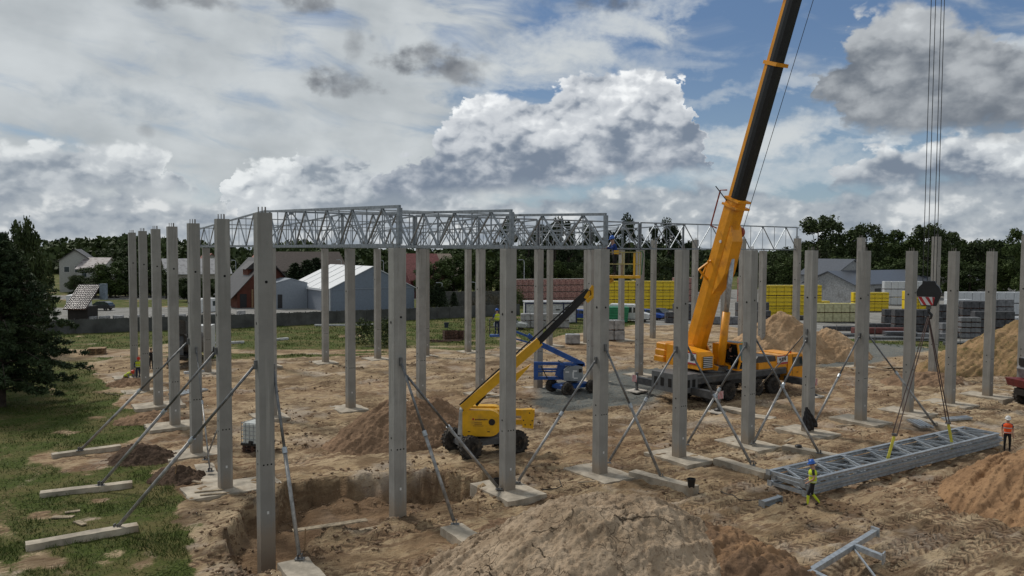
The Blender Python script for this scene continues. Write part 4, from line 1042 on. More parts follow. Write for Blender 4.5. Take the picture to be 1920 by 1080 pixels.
# main boom
A0 = PY(868, 766, 38.0); A1 = PY(1012, 640, 38.0); A2 = PY(1082, 572, 37.6); A3 = PY(1106, 546, 37.3)
def par_world(m, name, mt, par, smooth=False):
    """mesh given in world coordinates, parented under a part of a thing"""
    o = m.build(name, mt, par, smooth=smooth); M_ = Matrix.Identity(4); p = par
    while p: M_ = p.matrix_basis @ M_ if p.matrix_parent_inverse == Matrix.Identity(4) else p.matrix_parent_inverse @ p.matrix_basis @ M_; p = p.parent
    o.matrix_parent_inverse = M_.inverted(); return o
up = Vector((0,0,1))
par_world(MB().bar(A0, A1, .34, .42), 'main_boom', YEL, yl)
dB = (A2-A0).normalized(); uB = dB.cross(Vector((0,1,0))); uB = uB if uB.z > 0 else -uB
par_world(MB().bar(A1-dB*.3, A3, .24, .30), 'inner_boom', BLACK, yl)
par_world(MB().bar(A0+uB*.24, A3+uB*.16, .10, .07), 'hose_track', BLACK, yl)
par_world(MB().tube([PY(893,760,38.0), PY(906,745,38.0), PY(910,742,38.0)], .07, 10), 'lift_cylinder', BLACK, yl)
par_world(MB().prism([(A1.x-1.9,A1.z-2.6),(A1.x-1.4,A1.z-2.55),(A1.x-1.1,A1.z-1.9),(A1.x-.4,A1.z-1.1),(A1.x-1.2,A1.z-1.6)], 37.85, 38.15), 'boom_bracket', YEL, yl)
J0 = PY(1106, 552, 37.2); J1 = PY(1120, 540, 36.9); J2 = PY(1150, 524, 36.9)
m = MB(); m.bar(PY(1098,560,37.2), PY(1113,536,37.2), .10, .18); m.bar(PY(1100,566,37.0), PY(1115,552,37.0), .1, .16); par_world(m, 'jib_fork', YEL, yl)
par_world(MB().bar(J0, J2, .16), 'jib', YEL, yl)
par_world(MB().tube([PY(1090,548,37.2), PY(1095,543,37.1), PY(1107,545,37.0), PY(1108,556,37.1)], .025, 6), 'hoses', BLACK, yl)
bk = sub(yl, 'basket')
Bc = PY(1168, 519, 36.6); bz = Bc.z
def basket(par, c, w, d, h, mt, rot, rail=None, mid=True):
    R = Matrix.Translation(c) @ Matrix.Rotation(rot, 4, 'Z')
    def pw(m, n, mt_): m.xform(R); par_world(m, n, mt_, par)
    pw(MB().box((0,0,0), (w,d,.12)), 'platform_floor', mt)
    for (x, y) in ((-w/2,-d/2),(w/2,-d/2),(w/2,d/2),(-w/2,d/2),(0,-d/2),(0,d/2)):
        pw(MB().box((x*.985,y*.97,h/2+.06), (.045,.045,h)), 'post', rail or mt)
    for z in ((h+.06, h*.55) if mid else (h+.06,)):
        m = MB()
        for (a, b_) in (((-w/2,-d/2),(w/2,-d/2)),((w/2,-d/2),(w/2,d/2)),((w/2,d/2),(-w/2,d/2)),((-w/2,d/2),(-w/2,-d/2))): m.bar((a[0],a[1],z),(b_[0],b_[1],z),.04)
        pw(m, 'guard_rail', rail or mt)
    return R
R_ = basket(bk, Bc, 1.52, .8, 1.08, YEL, -.04, mat('rail_yellow_grey', (.42,.36,.14), .6))
def pwx(m, n, mt_, par, R): m.xform(R); return par_world(m, n, mt_, par)
pwx(MB().box((-.28,.30,1.12), (.42,.25,.20)), 'control_box', mat('tan_case', (.33,.26,.20), .7), bk, R_)
pwx(MB().box((-.35,-.36,1.14), (.22,.10,.18)), 'yellow_case', YEL, bk, R_)
pwx(MB().box((.47,-.42,.55), (.09,.05,1.1)), 'wide_post', YEL, bk, R_)
pwx(MB().tube([(.82,-.2,.1),(.86,-.2,.6),(.90,-.2,1.05),(.84,-.2,1.2),(.76,-.2,1.18)], .03, 6), 'green_hose', mat('green_hose', (.05,.16,.07), .6), bk, R_)
pwx(MB().box((-.05,0,.32), (.12,.12,.5)), 'fire_bottle', mat('tan_case', (.33,.26,.20), .7), bk, R_)

# ------------------------------------------------------------------ blue boom lift
bl_ = thing('boom_lift', 'blue articulated boom lift with grey engine cover on the gravel', 'boom lift', (3.35, 54.85, 0), ROT)
chassis(bl_, BLUE, 2.15, 1.85, .44, .34, BLUE)
bt = sub(bl_, 'turntable'); bt.location = (1.1,0,0); bt.rotation_euler = (0,0,-ROT)
MB().lathe([(.42,.75),(.42,.92)], (0,0,0), 18).build('slew_ring', DGREY, bt)
LG = mat('engine_grey', (.24,.265,.28), .5, var=.1)
MB().prism([(-.62,.92),(.66,.92),(.72,1.3),(.66,1.95),(.2,2.0),(-.3,1.88),(-.62,1.66)], -.85, -.35).build('engine_cover', LG, bt)
MB().prism([(-.62,.92),(.66,.92),(.72,1.3),(.66,1.95),(-.62,1.8)], .35, .85).build('engine_cover', LG, bt)
q = MB(); q.box((-.40,-.854,1.55), (.26,.006,.10)); q.box((.15,-.854,1.62), (.30,.006,.12)); q.box((.02,-.854,1.35), (.10,.006,.42)); q.box((.2,-.854,1.12), (.3,.006,.09)); q.build('white_decals', WHITE, bt)
MB().box((.52,-.856,1.65), (.22,.008,.26)).build('dark_vent', BLACK, bt)
MB().box((.0,0,1.0), (1.4,.8,.2)).build('turntable_floor', BLUE, bt)
for z, h in ((2.02,.20),(1.62,.12),(1.45,.08),(.98,.20)):
    MB().box((-1.35,0,z), (2.7,.24,h)).build('riser_arm', BLUE, bt)
MB().box((-2.55,0,1.5), (.30,.30,1.25)).build('riser_link', BLUE, bt)
MB().bar((-2.2,-.16,1.85),(-1.75,-.16,1.0),.07).build('link_cylinder', BLACK, bt)
MB().prism([(-1.2,1.2),(-.6,1.0),(-.5,1.9),(-1.0,1.95)], -.25, .25).build('riser_bracket', BLUE, bt)
B0 = PY(1094,684,54.9); B1 = PY(1050,668,54.9); B2 = PY(1003,640,54.9); B3 = PY(990,628,54.9); B4 = PY(944,616,54.9)
par_world(MB().bar(B0, B2, .30, .34), 'main_boom', BLUE, bl_)
par_world(MB().bar(B0+Vector((.1,0,0)), PY(1050,682,54.9), .3, .16), 'boom_root', BLUE, bl_)
par_world(MB().bar(B2, B3, .34, .30), 'boom_elbow', BLUE, bl_)
par_world(MB().bar(PY(1004,636,54.7), PY(960,619,54.7), .16, .14), 'jib', BLUE, bl_)
par_world(MB().bar(PY(1004,646,54.7), PY(955,632,54.7), .10, .10), 'jib_rod', BLUE, bl_)
par_world(MB().bar(PY(950,612,54.7), PY(952,634,54.7), .22, .2), 'basket_mount', BLUE, bl_)
par_world(MB().bar(PY(1046,676,54.9), PY(1058,682,54.9), .10, .1), 'lift_cylinder', STEELD, bl_)
bk2 = sub(bl_, 'basket'); Bd = PY(936, 629, 54.9)
R2 = basket(bk2, Bd, 1.35, .75, 1.05, BLUE, .05, DGREY)
# ------------------------------------------------------------------ small things
def ibc(px, py, rot):
    p = G(px, py); t = thing('liquid_tank', 'white caged liquid tank on two brown pallets behind the corner column', 'ibc tank', (p.x, p.y, gz(p.x,p.y)), rot)
    MB().cbox((0,0,.94), (1.12,.96,1.0), .06).build('plastic_bottle', mat('milky_plastic', (.60,.63,.60), .5, var=.04), t)
    m = MB(); X0, Y0 = .59, .51
    for z in (.46,.66,.86,1.06,1.26,1.44):
        for (a, b_) in (((-X0,-Y0),(X0,-Y0)),((X0,-Y0),(X0,Y0)),((X0,Y0),(-X0,Y0)),((-X0,Y0),(-X0,-Y0))): m.bar((*a,z),(*b_,z),.022)
    for k in range(6):
        x = -X0+2*X0*k/5
        for y in (-Y0, Y0): m.bar((x,y,.42),(x,y,1.46),.022)
    for k in range(5):
        y = -Y0+2*Y0*k/4
        for x in (-X0, X0): m.bar((x,y,.42),(x,y,1.46),.022)
    m.build('steel_cage', STEEL, t)
    MB().box((0,0,.38), (1.24,1.08,.10)).build('base_frame', BLACK, t)
    MB().lathe([(.11,1.44),(.11,1.50)], (0,0,0), 14).build('lid', BLACK, t)
    MB().box((.0,-.56,.50), (.16,.14,.16)).build('valve', BLACK, t)
    for k in range(2):
        m = MB()
        for z in (.02,.15): m.box((0,0,z+.165*k), (1.2,1.0,.025))
        for x in (-.5,0,.5):
            for y in (-.42,0,.42): m.box((x,y,.085+.165*k), (.14,.10,.11))
        o = m.build('wooden_pallet', BROWN, loc=(p.x,p.y,gz(p.x,p.y)), rz=rot); tag(o, '%s brown pallet under the caged liquid tank' % ('lower','upper')[k], 'pallet')
ibc(484, 845, -.35)
def bucket(px, py, z, s, label, name='bucket', mt=None):
    p = G(px, py, z); g0 = z if z else gz(p.x,p.y)
    t = thing(name, label, 'bucket', (p.x, p.y, g0+.01), 0)
    MB().lathe([(.12*s,0),(.155*s,.30*s),(.165*s,.30*s),(.165*s,.33*s),(.145*s,.33*s),(.11*s,.04*s)], (0,0,0), 18).build('tub', mt or BLACK, t, smooth=False)
    MB().tube([(-.16*s,0,.30*s),(-.17*s,.04*s,.20*s),(0,.17*s,.14*s),(.17*s,.04*s,.20*s),(.16*s,0,.30*s)], .006, 5).build('handle', STEELD, t)
bucket(1296, 914, .24, 1.1, 'black bucket on the end of a concrete strip')
bucket(932, 912, .12, 1.0, 'black bucket on the slab beside the column in front of the yellow lift')
bucket(837, 614, 0, 2.0, 'dark blue tub standing alone on the far grass', mt=mat('tub_blue', (.02,.035,.06), .6))
p = G(1497, 838, .24); o = MB().lathe([(.16,0),(.18,.06),(.14,.10),(.03,.11)], (0,0,0), 16).build('rubber_disc', BLACK, loc=(p.x,p.y,.24)); tag(o, 'round black rubber disc lying on the strip left of the black sheet', 'rubber disc')
# black sheet hung at the column
p = COLS[(5,0)].location; m = MB(); vs = []; fs = []
NU, NV = 15, 13
for j in range(NV):
    for i in range(NU):
        v = j/(NV-1); u = i/(NU-1)-.5; w = .07+.62*(1-v)**1.1
        if v < .12: w *= .75+v*2
        vs.append((u*2*w*.9 + .12*(1-v), -.06-.10*math.cos(i*1.9)*(1-v)-.14*(1-v)-.03*math.sin(j*2+i), 1.15*v**.9-.12*math.cos(u*5)*(1-v)+.10))
fs = [(j*NU+i, j*NU+i+1, (j+1)*NU+i+1, (j+1)*NU+i) for j in range(NV-1) for i in range(NU-1)]
back = [(x, y+.05, z) for x, y, z in vs]; n0 = len(vs); vs += back; fs += [tuple(n0+k for k in reversed(f)) for f in fs]
rim_ = [k for k in range(NU)]+[r*NU+NU-1 for r in range(1,NV)]+[(NV-1)*NU+k for k in range(NU-2,-1,-1)]+[r*NU for r in range(NV-2,0,-1)]
for k in range(len(rim_)): a = rim_[k]; b_ = rim_[(k+1)%len(rim_)]; fs.append((b_, a, a+n0, b_+n0))
m.add(vs, fs); q = PY(1512, 816, p.y-.9)
o = m.build('black_sheet', BLACK, loc=(q.x, p.y-.75, gz(q.x,p.y-.75)+.35), rz=.3); tag(o, 'black plastic sheet hanging in folds at the foot of a front column', 'plastic sheet'); o.data.shade_smooth()
# crane mats
for k, (a, b_, lab) in enumerate((((1352,764),(1408,774),'long grey crane mat lying behind the crane jack'),((1408,777),(1450,783),'short grey crane mat right of the long one'))):
    strip(a, b_, 1.0, .12, lab, group='mats beside the crane'); 
# timber and pallets on the far grass
def planks(px, py, n, L, label, seed, mt=BROWN, spread=.9):
    p = G(px, py); r = random.Random(seed); t = thing('plank_pile', label, 'timber pile', (p.x,p.y,gz(p.x,p.y)), 0)
    for k in range(n):
        a = r.uniform(-.35,.35); MB().box((r.uniform(-spread,spread), r.uniform(-.6,.6), .05+.06*(k//3)), (L*r.uniform(.6,1), .18, .05), a).build('plank', mt, t)
planks(826, 641, 9, 2.6, 'pile of brown planks on the grass right of a back column', 3, spread=1.4)
def crate(px, py, s, label, rot=.2, mt=BROWN):
    p = G(px, py); m = MB()
    for k in range(4): 
        z = .1+k*.26*s
        m.box((0,-.5*s,z), (1.3*s,.04,.18*s)); m.box((0,.5*s,z), (1.3*s,.04,.18*s)); m.box((.65*s,0,z), (.04,1.0*s,.18*s)); m.box((-.65*s,0,z), (.04,1.0*s,.18*s))
    for x in (-.64,.64):
        for y in (-.47,.47): m.box((x*s,y*s,.5*s), (.08,.08,1.0*s))
    o = m.build('wooden_crate', mt, loc=(p.x,p.y,gz(p.x,p.y)), rz=rot); tag(o, label, 'crate')
crate(844, 637, 1.1, 'left of two brown slatted crates on the far grass', .3); crate(858, 636, 1.0, 'right of two brown slatted crates on the far grass', -.1)
for k in range(4):
    p = G(182, 664); m = MB()
    for z in (.02,.13): m.box((0,0,z+.15*k), (1.5,1.2,.03))
    for x in (-.6,0,.6): m.box((x,0,.075+.15*k), (.12,1.1,.08))
    o = m.build('wooden_pallet', WOOD, loc=(p.x,p.y,gz(p.x,p.y)), rz=.25+.06*(k%2)); tag(o, 'weathered pallet in the stack on the left grass, %s from the bottom' % ordi(k), 'pallet', 'pallets stacked on the left grass')
for k, (a, b_, lab) in enumerate((((375,647),(458,644),'white beam lying along the grey fence on the left'),((508,640),(540,637),'short white beam lying by the grey fence behind the corner column'),((590,612),(700,611),'long white pipe lying in front of the grey fence'),((345,702),(392,698),'long white plank lying between the left columns'))):
    A = G(*a); B = G(*b_); c = (A+B)/2
    o = MB().box((0,0,.12), ((B-A).length,.35,.22)).build('white_beam', mat('pale_beam', (.50,.51,.52), .7), loc=(c.x,c.y,gz(c.x,c.y)), rz=math.atan2(B.y-A.y,B.x-A.x)); tag(o, lab, 'beam')

def stake(px, py, h, label, lean=.1):
    p = G(px, py); o = MB().bar((0,0,-.1),(lean,.02,h),.05,.035).build('wooden_stake', WOOD, loc=(p.x,p.y,gz(p.x,p.y))); tag(o, label, 'stake')
stake(571,1036,.75,'wooden stake right of the corner column by the long prop',.03); stake(896,968,.7,'wooden stake beside the foot of the prop near the pit',.0)
stake(326,905,.8,'thin pale stake at the edge of the grass',.12); stake(742,968,.3,'short stake at the foot of the pit column',.05)
def board(px, py, L, w, ang, label, z=0, mt=None, name='loose_board'):
    p = G(px, py, z); o = MB().box((0,0,.03), (L,w,.04)).build(name, mt or mat('old_board', (.36,.29,.20), .9, var=.25, scale=5), loc=(p.x,p.y,(z or gz(p.x,p.y))+.01), rz=ang); tag(o, label, 'board')
for k,(px,py,L,w,a,z,lab) in enumerate(((118,972,.75,.25,.1,0,'broken board on the grass above the nearest strip'),(150,985,.6,.2,-.6,0,'broken board lying askew beside another on the grass'),(136,962,.5,.18,.5,0,'small split board on the grass behind the nearest strip'),
    (392,922,1.1,.10,.35,.12,'thin board on the slab of the second tall column'),(400,928,1.0,.08,.30,.12,'thin lath on the slab of the second tall column'),(370,905,.5,.15,-.4,.12,'short board at the corner of the muddy slab'),
    (1479,826,1.2,.12,.9,.1,'board left of the black sheet'),(1583,800,1.0,.14,.2,0,'pale offcut on the sand behind the truss pile'),(1470,800,1.3,.12,-.5,0,'thin board by the slab in front of the driver cab'),
    (620,1002,2.6,.28,.45,0,'long sandy plank half sunk in front of the pit'),(700,990,1.6,.24,.55,0,'second sandy plank half sunk in front of the pit'),(1680,690,2.4,.6,.1,0,'pale plank on the sand right of the gravel track'),
    (210,742,1.6,.06,-.5,0,'thin stick on the grass left of the tall columns'),(1100,905,.8,.08,.3,.12,'lath on the slab of the truss carrying column'))):
    board(px,py,L,w,a,lab,z)
def pipe(px0,py0,px1,py1,label,r=.02):
    A = G(px0,py0); B = G(px1,py1); c = (A+B)/2; pts=[]
    for k in range(9):
        q = A+(B-A)*k/8; n_ = Vector((-(B-A).y,(B-A).x,0)).normalized()*(.35*math.sin(k*1.1+px0)); q = q+n_; pts.append(Vector((q.x-c.x,q.y-c.y,gz(q.x,q.y)+.03)))
    o = MB().tube(pts, r, 6).build('cable', BLACK, loc=(c.x,c.y,0), smooth=True); tag(o, label, 'cable')
pipe(1305,918,1420,938,'thin black cable snaking left of the short steel beam'); pipe(985,935,1060,905,'thin black cable between two foundation slabs'); pipe(1395,860,1450,905,'thin cable at the left end of the truss pile')

# ------------------------------------------------------------------ people
SKIN = mat('skin', (.42,.24,.16), .6, var=.05); HAIR = mat('dark_hair', (.03,.02,.015), .8)
NAVY = mat('navy_cloth', (.018,.03,.075), .9); BLKC = mat('black_cloth', (.014,.014,.016), .9); ROYAL = mat('royal_blue_cloth', (.012,.045,.22), .9)
HIVIS = mat('hi_vis_yellow', (.55,.66,.03), .8, var=.05); HIOR = mat('hi_vis_orange', (.85,.10,.015), .8, var=.05); REFL = mat('reflective_tape', (.55,.57,.56), .4)
HBLUE = mat('helmet_blue', (.02,.11,.45), .35, var=.03); HWHITE = mat('helmet_white', (.7,.7,.68), .35, var=.03); HRED = mat('helmet_red', (.60,.05,.02), .35, var=.03)
BOOT = mat('work_boot', (.03,.022,.016), .9)
def person(loc, rz, label, pose=None, top=BLKC, legs=BLKC, vest=None, helmet=None, sleeves='short', calf=None, group='workers on the site'):
    J = dict(pelvis=(0,0,.96), waist=(0,0,1.10), chest=(.01,0,1.32), neck=(.0,0,1.49), skull=(.02,0,1.60), head=(.03,0,1.69),
             shL=(0,.185,1.43), elL=(-.03,.25,1.15), wrL=(.10,.24,.93), haL=(.14,.23,.85),
             shR=(0,-.185,1.43), elR=(-.03,-.25,1.15), wrR=(.10,-.24,.93), haR=(.14,-.23,.85),
             hpL=(0,.095,.90), knL=(.03,.11,.50), anL=(-.02,.11,.10), toL=(.15,.12,.045),
             hpR=(0,-.095,.90), knR=(.03,-.11,.50), anR=(-.02,-.11,.10), toR=(.15,-.12,.045))
    J.update(pose or {})
    Rr = dict(pelvis=.135, waist=.125, chest=.150, neck=.058, skull=.088, head=.088, shL=.062, elL=.046, wrL=.031, haL=.030, hpL=.092, knL=.062, anL=.045, toL=.042)
    for k in list(Rr):
        if k.endswith('L'): Rr[k[:-1]+'R'] = Rr[k]
    E = [('pelvis','waist'),('waist','chest'),('chest','neck'),('neck','skull'),('skull','head')]
    for s_ in 'LR': E += [('chest','sh'+s_),('sh'+s_,'el'+s_),('el'+s_,'wr'+s_),('wr'+s_,'ha'+s_),('pelvis','hp'+s_),('hp'+s_,'kn'+s_),('kn'+s_,'an'+s_),('an'+s_,'to'+s_)]
    # five fingers per hand
    for s_ in 'LR':
        h = Vector(J['ha'+s_]); w = Vector(J['wr'+s_]); d = (h-w).normalized(); sd = d.cross(Vector((1,0,.2))).normalized()
        if sd.length < .5: sd = Vector((0,1,0))
        for k, (off, ln) in enumerate(((-.030,.070),(-.010,.082),(.010,.078),(.030,.060))):
            a = h + sd*off + d*.02; b = a + d*ln*.55 + Vector((.004,0,0)); c = b + (d*.7+Vector((.3,0,0))).normalized()*ln*.5
            for nm, q, r in (('a',a,.011),('b',b,.010),('c',c,.008)): J['f%s%d%s' % (s_,k,nm)] = tuple(q); Rr['f%s%d%s' % (s_,k,nm)] = r
            E += [('ha'+s_, 'f%s%da' % (s_,k)), ('f%s%da' % (s_,k), 'f%s%db' % (s_,k)), ('f%s%db' % (s_,k), 'f%s%dc' % (s_,k))]
        a = w + (h-w)*.5 - sd*.035; b = a + d*.035 - sd*.02
        J['t'+s_+'a'] = tuple(a); J['t'+s_+'b'] = tuple(b); Rr['t'+s_+'a'] = .013; Rr['t'+s_+'b'] = .010
        E += [('wr'+s_, 't'+s_+'a'), ('t'+s_+'a', 't'+s_+'b')]
    names_ = list(J); idx = {k: i for i, k in enumerate(names_)}
    me = bpy.data.meshes.new('body_skeleton'); me.from_pydata([J[k] for k in names_], [(idx[a], idx[b]) for a, b in E], [])
    o = bpy.data.objects.new('body_tmp', me); COL.objects.link(o); o.modifiers.new('s', 'SKIN'); ss_ = o.modifiers.new('u', 'SUBSURF'); ss_.levels = 1
    for i, k in enumerate(names_):
        r = Rr[k]; q = (r, r)
        if k in ('pelvis', 'waist', 'chest'): q = (r*1.02, r*.80)
        me.skin_vertices[0].data[i].radius = q
    me.skin_vertices[0].data[idx['pelvis']].use_root = True
    dg = bpy.context.evaluated_depsgraph_get(); bmesh_ = bpy.data.meshes.new_from_object(o.evaluated_get(dg))
    bpy.data.objects.remove(o, do_unlink=True)
    bmesh_.name = 'body'; bmesh_.materials.clear()
    for mm in (SKIN, top, legs, BOOT, calf or legs): bmesh_.materials.append(mm)
    co = {k: Vector(J[k]) for k in names_}
    def near(c):
        best = None; bd = 9
        for a, b in E:
            A, B = co[a], co[b]; u = B-A; t_ = max(0, min(1, (c-A).dot(u)/max(u.length_squared, 1e-9))); d = (c-A-u*t_).length - .5*(Rr[a]+Rr[b])*.5
            if d < bd: bd = d; best = (a, b, t_)
        return best
    for f in bmesh_.polygons:
        a, b, t_ = near(f.center); mi = 0
        if a in ('pelvis',) and b != 'waist' or a[:2] == 'hp': mi = 2
        elif a == 'pelvis': mi = 2 if t_ < .5 else 1
        elif a in ('waist',) or (a == 'chest' and (b != 'neck' or t_ < .6)): mi = 1
        elif a[:2] == 'sh': mi = 1 if (sleeves == 'long' or t_ < .6) else 0
        elif a[:2] == 'el': mi = 1 if sleeves == 'long' and t_ < .93 else 0
        elif a[:2] == 'kn': mi = 4
        elif a[:2] == 'an' or b[:2] == 'to': mi = 3
        f.material_index = mi; f.use_smooth = True
    z0 = gz(loc[0], loc[1]) if loc[2] is None else loc[2]
    body = bpy.data.objects.new('person', bmesh_); COL.objects.link(body); body.location = (loc[0], loc[1], z0); body.rotation_euler = (0,0,rz)
    tag(body, label, 'person', group)
    hd_ = co['head']; up_ = (co['head']-co['neck']).normalized(); fw = Vector((1,0,0)); fw = (fw - up_*fw.dot(up_)).normalized(); sx = up_.cross(fw)
    HM = Matrix(((fw.x,sx.x,up_.x,hd_.x),(fw.y,sx.y,up_.y,hd_.y),(fw.z,sx.z,up_.z,hd_.z),(0,0,0,1)))
    m = MB(); m.ball((-.012,0,.02), .092, 8, (1.0,.92,1.05)); m.xform(HM); m.build('hair', HAIR, body, smooth=True)
    m = MB(); m.prism([(.085,-.02),(.115,-.045),(.085,-.055)], -.012, .012); m.ball((.0,.088,-.03), .022, 5, (.6,.5,1)); m.ball((.0,-.088,-.03), .022, 5, (.6,.5,1)); m.ball((.075,0,-.035),.062,6,(.5,.9,1.25)); m.xform(HM); m.build('face', SKIN, body, smooth=True)
    m = MB(); m.ball((.100,.032,-.012), .010, 5); m.ball((.100,-.032,-.012), .010, 5); m.box((.106,0,-.082), (.006,.042,.006)); m.xform(HM); m.build('eyes_and_mouth', HAIR, body)
    if helmet:
        m = MB(); pr = [(.128,.012),(.126,.05),(.112,.10),(.080,.142),(.035,.160),(.002,.164)]
        m.lathe([(.145,.008)]+pr, (0,0,0), 18); m.prism([(.10,.005),(.185,-.004),(.185,.006),(.10,.02)], -.07, .07); m.box((0,0,.158), (.20,.03,.02)); m.xform(HM); m.build('helmet', helmet, body, smooth=True)
    if vest:
        ch, wa, pe_ = co['chest'], co['waist'], co['pelvis']; nk = co['neck']
        m = MB(); n = 18; rings = []
        for (A, B, t_, rx, ry) in ((pe_, wa, .1, .150, .185), (pe_, wa, .8, .142, .172), (wa, ch, .5, .150, .185), (ch, nk, .0, .165, .205), (ch, nk, .45, .155, .215), (ch, nk, .78, .115, .15), (ch, nk, .9, .085, .10)):
            c = A.lerp(B, t_); ax_ = (B-A).normalized(); f2 = (Vector((1,0,0)) - ax_*ax_.x)
            if f2.length < .3: f2 = Vector((0,0,-1)) - ax_*(-ax_.z)
            f2.normalize(); s2 = ax_.cross(f2)
            rings.append([c + f2*math.cos(2*math.pi*k/n)*rx + s2*math.sin(2*math.pi*k/n)*ry for k in range(n)])
        vs = [p for r in rings for p in r]
        m.add(vs, [(r*n+k, r*n+(k+1)%n, (r+1)*n+(k+1)%n, (r+1)*n+k) for r in range(len(rings)-1) for k in range(n)])
        v_ = m.build('vest', vest, body, smooth=True)
        v_.data.materials.append(REFL)
        for f in v_.data.polygons:
            if f.index//n == 2: f.material_index = 0
        q = MB()
        for r0, r1, fa, fb_ in ((0,1,.25,.6),(2,3,.15,.55)):
            A = [(rings[r0][k].lerp(rings[r1][k], fa) - rings[r0][0]*0) for k in range(n)]; B = [rings[r0][k].lerp(rings[r1][k], fb_) for k in range(n)]
            ca = sum(A, Vector())/n; A = [ca+(p-ca)*1.03 for p in A]; cb_ = sum(B, Vector())/n; B = [cb_+(p-cb_)*1.03 for p in B]
            q.add(A+B, [(k, (k+1)%n, n+(k+1)%n, n+k) for k in range(n)])
        q.build('reflective_bands', REFL, v_)
    return body
# walking worker, yellow vest
g = G(1523, 950)
walk = dict(knL=(.16,.10,.52), anL=(.17,.10,.12), toL=(.33,.11,.05), knR=(.02,-.10,.49), anR=(-.26,-.11,.16), toR=(-.10,-.12,.045),
            elL=(-.05,.26,1.17), wrL=(.14,.20,1.02), haL=(.20,.18,.98), elR=(.02,-.26,1.16), wrR=(.18,-.20,1.02), haR=(.24,-.17,.99), head=(.05,0,1.70))
person((g.x,g.y,None), math.pi-.35, 'worker in yellow vest and blue helmet walking beside the truss pile', walk, BLKC, BLKC, HIVIS, HBLUE, 'short', calf=HIVIS)
g = G(1888, 845)
person((g.x,g.y,None), math.pi+1.1, 'worker in orange vest and white helmet at the far end of the truss pile', dict(wrL=(.12,.20,.98)), NAVY, BLKC, HIOR, HWHITE, 'short')
c = PY(1153, 513, 36.5)
arm = dict(chest=(.06,0,1.33), neck=(.10,0,1.49), skull=(.13,0,1.60), head=(.15,0,1.69), shL=(.07,.18,1.43), shR=(.07,-.18,1.43), elL=(.20,.20,1.25), wrL=(.42,.14,1.30), haL=(.50,.12,1.32), elR=(.18,-.22,1.24), wrR=(.40,-.16,1.26), haR=(.48,-.14,1.28))
person((c.x,c.y,Bc.z+.06), math.pi+.1, 'worker in blue jacket and helmet standing in the raised yellow basket at the truss', arm, ROYAL, BLKC, None, HBLUE, 'long')
c = PY(932, 629, 54.9)
person((c.x,c.y,Bd.z+.06), math.pi/2+.5, 'worker in yellow vest over blue overalls standing in the blue lift basket', dict(elL=(.08,.27,1.2), wrL=(.28,.2,1.12), haL=(.35,.18,1.1), elR=(.08,-.27,1.2), wrR=(.28,-.2,1.12), haR=(.35,-.18,1.1)), ROYAL, NAVY, HIVIS, HBLUE, 'long')
g = G(237, 718)
crouch = dict(pelvis=(-.10,0,.42), waist=(.04,0,.50), chest=(.26,0,.60), neck=(.42,0,.68), skull=(.50,0,.74), head=(.58,0,.78), shL=(.34,.18,.62), shR=(.34,-.18,.62),
              elL=(.46,.22,.36), wrL=(.60,.18,.14), haL=(.66,.17,.08), elR=(.46,-.22,.36), wrR=(.60,-.18,.16), haR=(.66,-.17,.09),
              hpL=(-.10,.10,.40), knL=(.12,.15,.12), anL=(-.28,.13,.10), toL=(-.40,.13,.03), hpR=(-.10,-.10,.40), knR=(.18,-.15,.36), anR=(.10,-.13,.10), toR=(.27,-.14,.04))
person((g.x,g.y,None), -.3, 'worker in yellow vest and red helmet crouching over a hole at the left columns', crouch, mat('grey_shirt', (.25,.25,.25), .9), BLKC, HIVIS, HRED, 'long')
g = G(259, 712)
person((g.x,g.y,None), -.9, 'worker in yellow vest standing half hidden behind a tall left column', dict(chest=(.08,0,1.30), neck=(.16,0,1.45), skull=(.2,0,1.54), head=(.23,0,1.62), shL=(.1,.18,1.39), shR=(.1,-.18,1.39)), NAVY, NAVY, HIVIS, HRED, 'long')
g = G(284, 694)
person((g.x,g.y,None), 2.6, 'person in dark clothes standing between two tall left columns', None, BLKC, BLKC, None, None, 'long')
sp = SP(.62, 1.17, 2.62)
sit = dict(pelvis=(-.10,0,.10), waist=(-.12,0,.26), chest=(-.08,0,.48), neck=(-.04,0,.65), skull=(-.01,0,.75), head=(.0,0,.84), shL=(-.06,.18,.58), shR=(-.06,-.18,.58),
           elL=(.0,.23,.34), wrL=(.22,.20,.30), haL=(.30,.19,.30), elR=(.0,-.23,.34), wrR=(.22,-.20,.30), haR=(.30,-.19,.30), hpL=(-.08,.10,.08), knL=(.36,.12,.14), anL=(.42,.12,-.26), toL=(.56,.12,-.32), hpR=(-.08,-.10,.08), knR=(.36,-.12,.14), anR=(.42,-.12,-.26), toR=(.56,-.12,-.32))
person(tuple(sp), math.atan2(hd.y, hd.x), 'crane operator in dark clothes sitting in the open cab of the crane', sit, BLKC, BLKC, None, None, 'long')

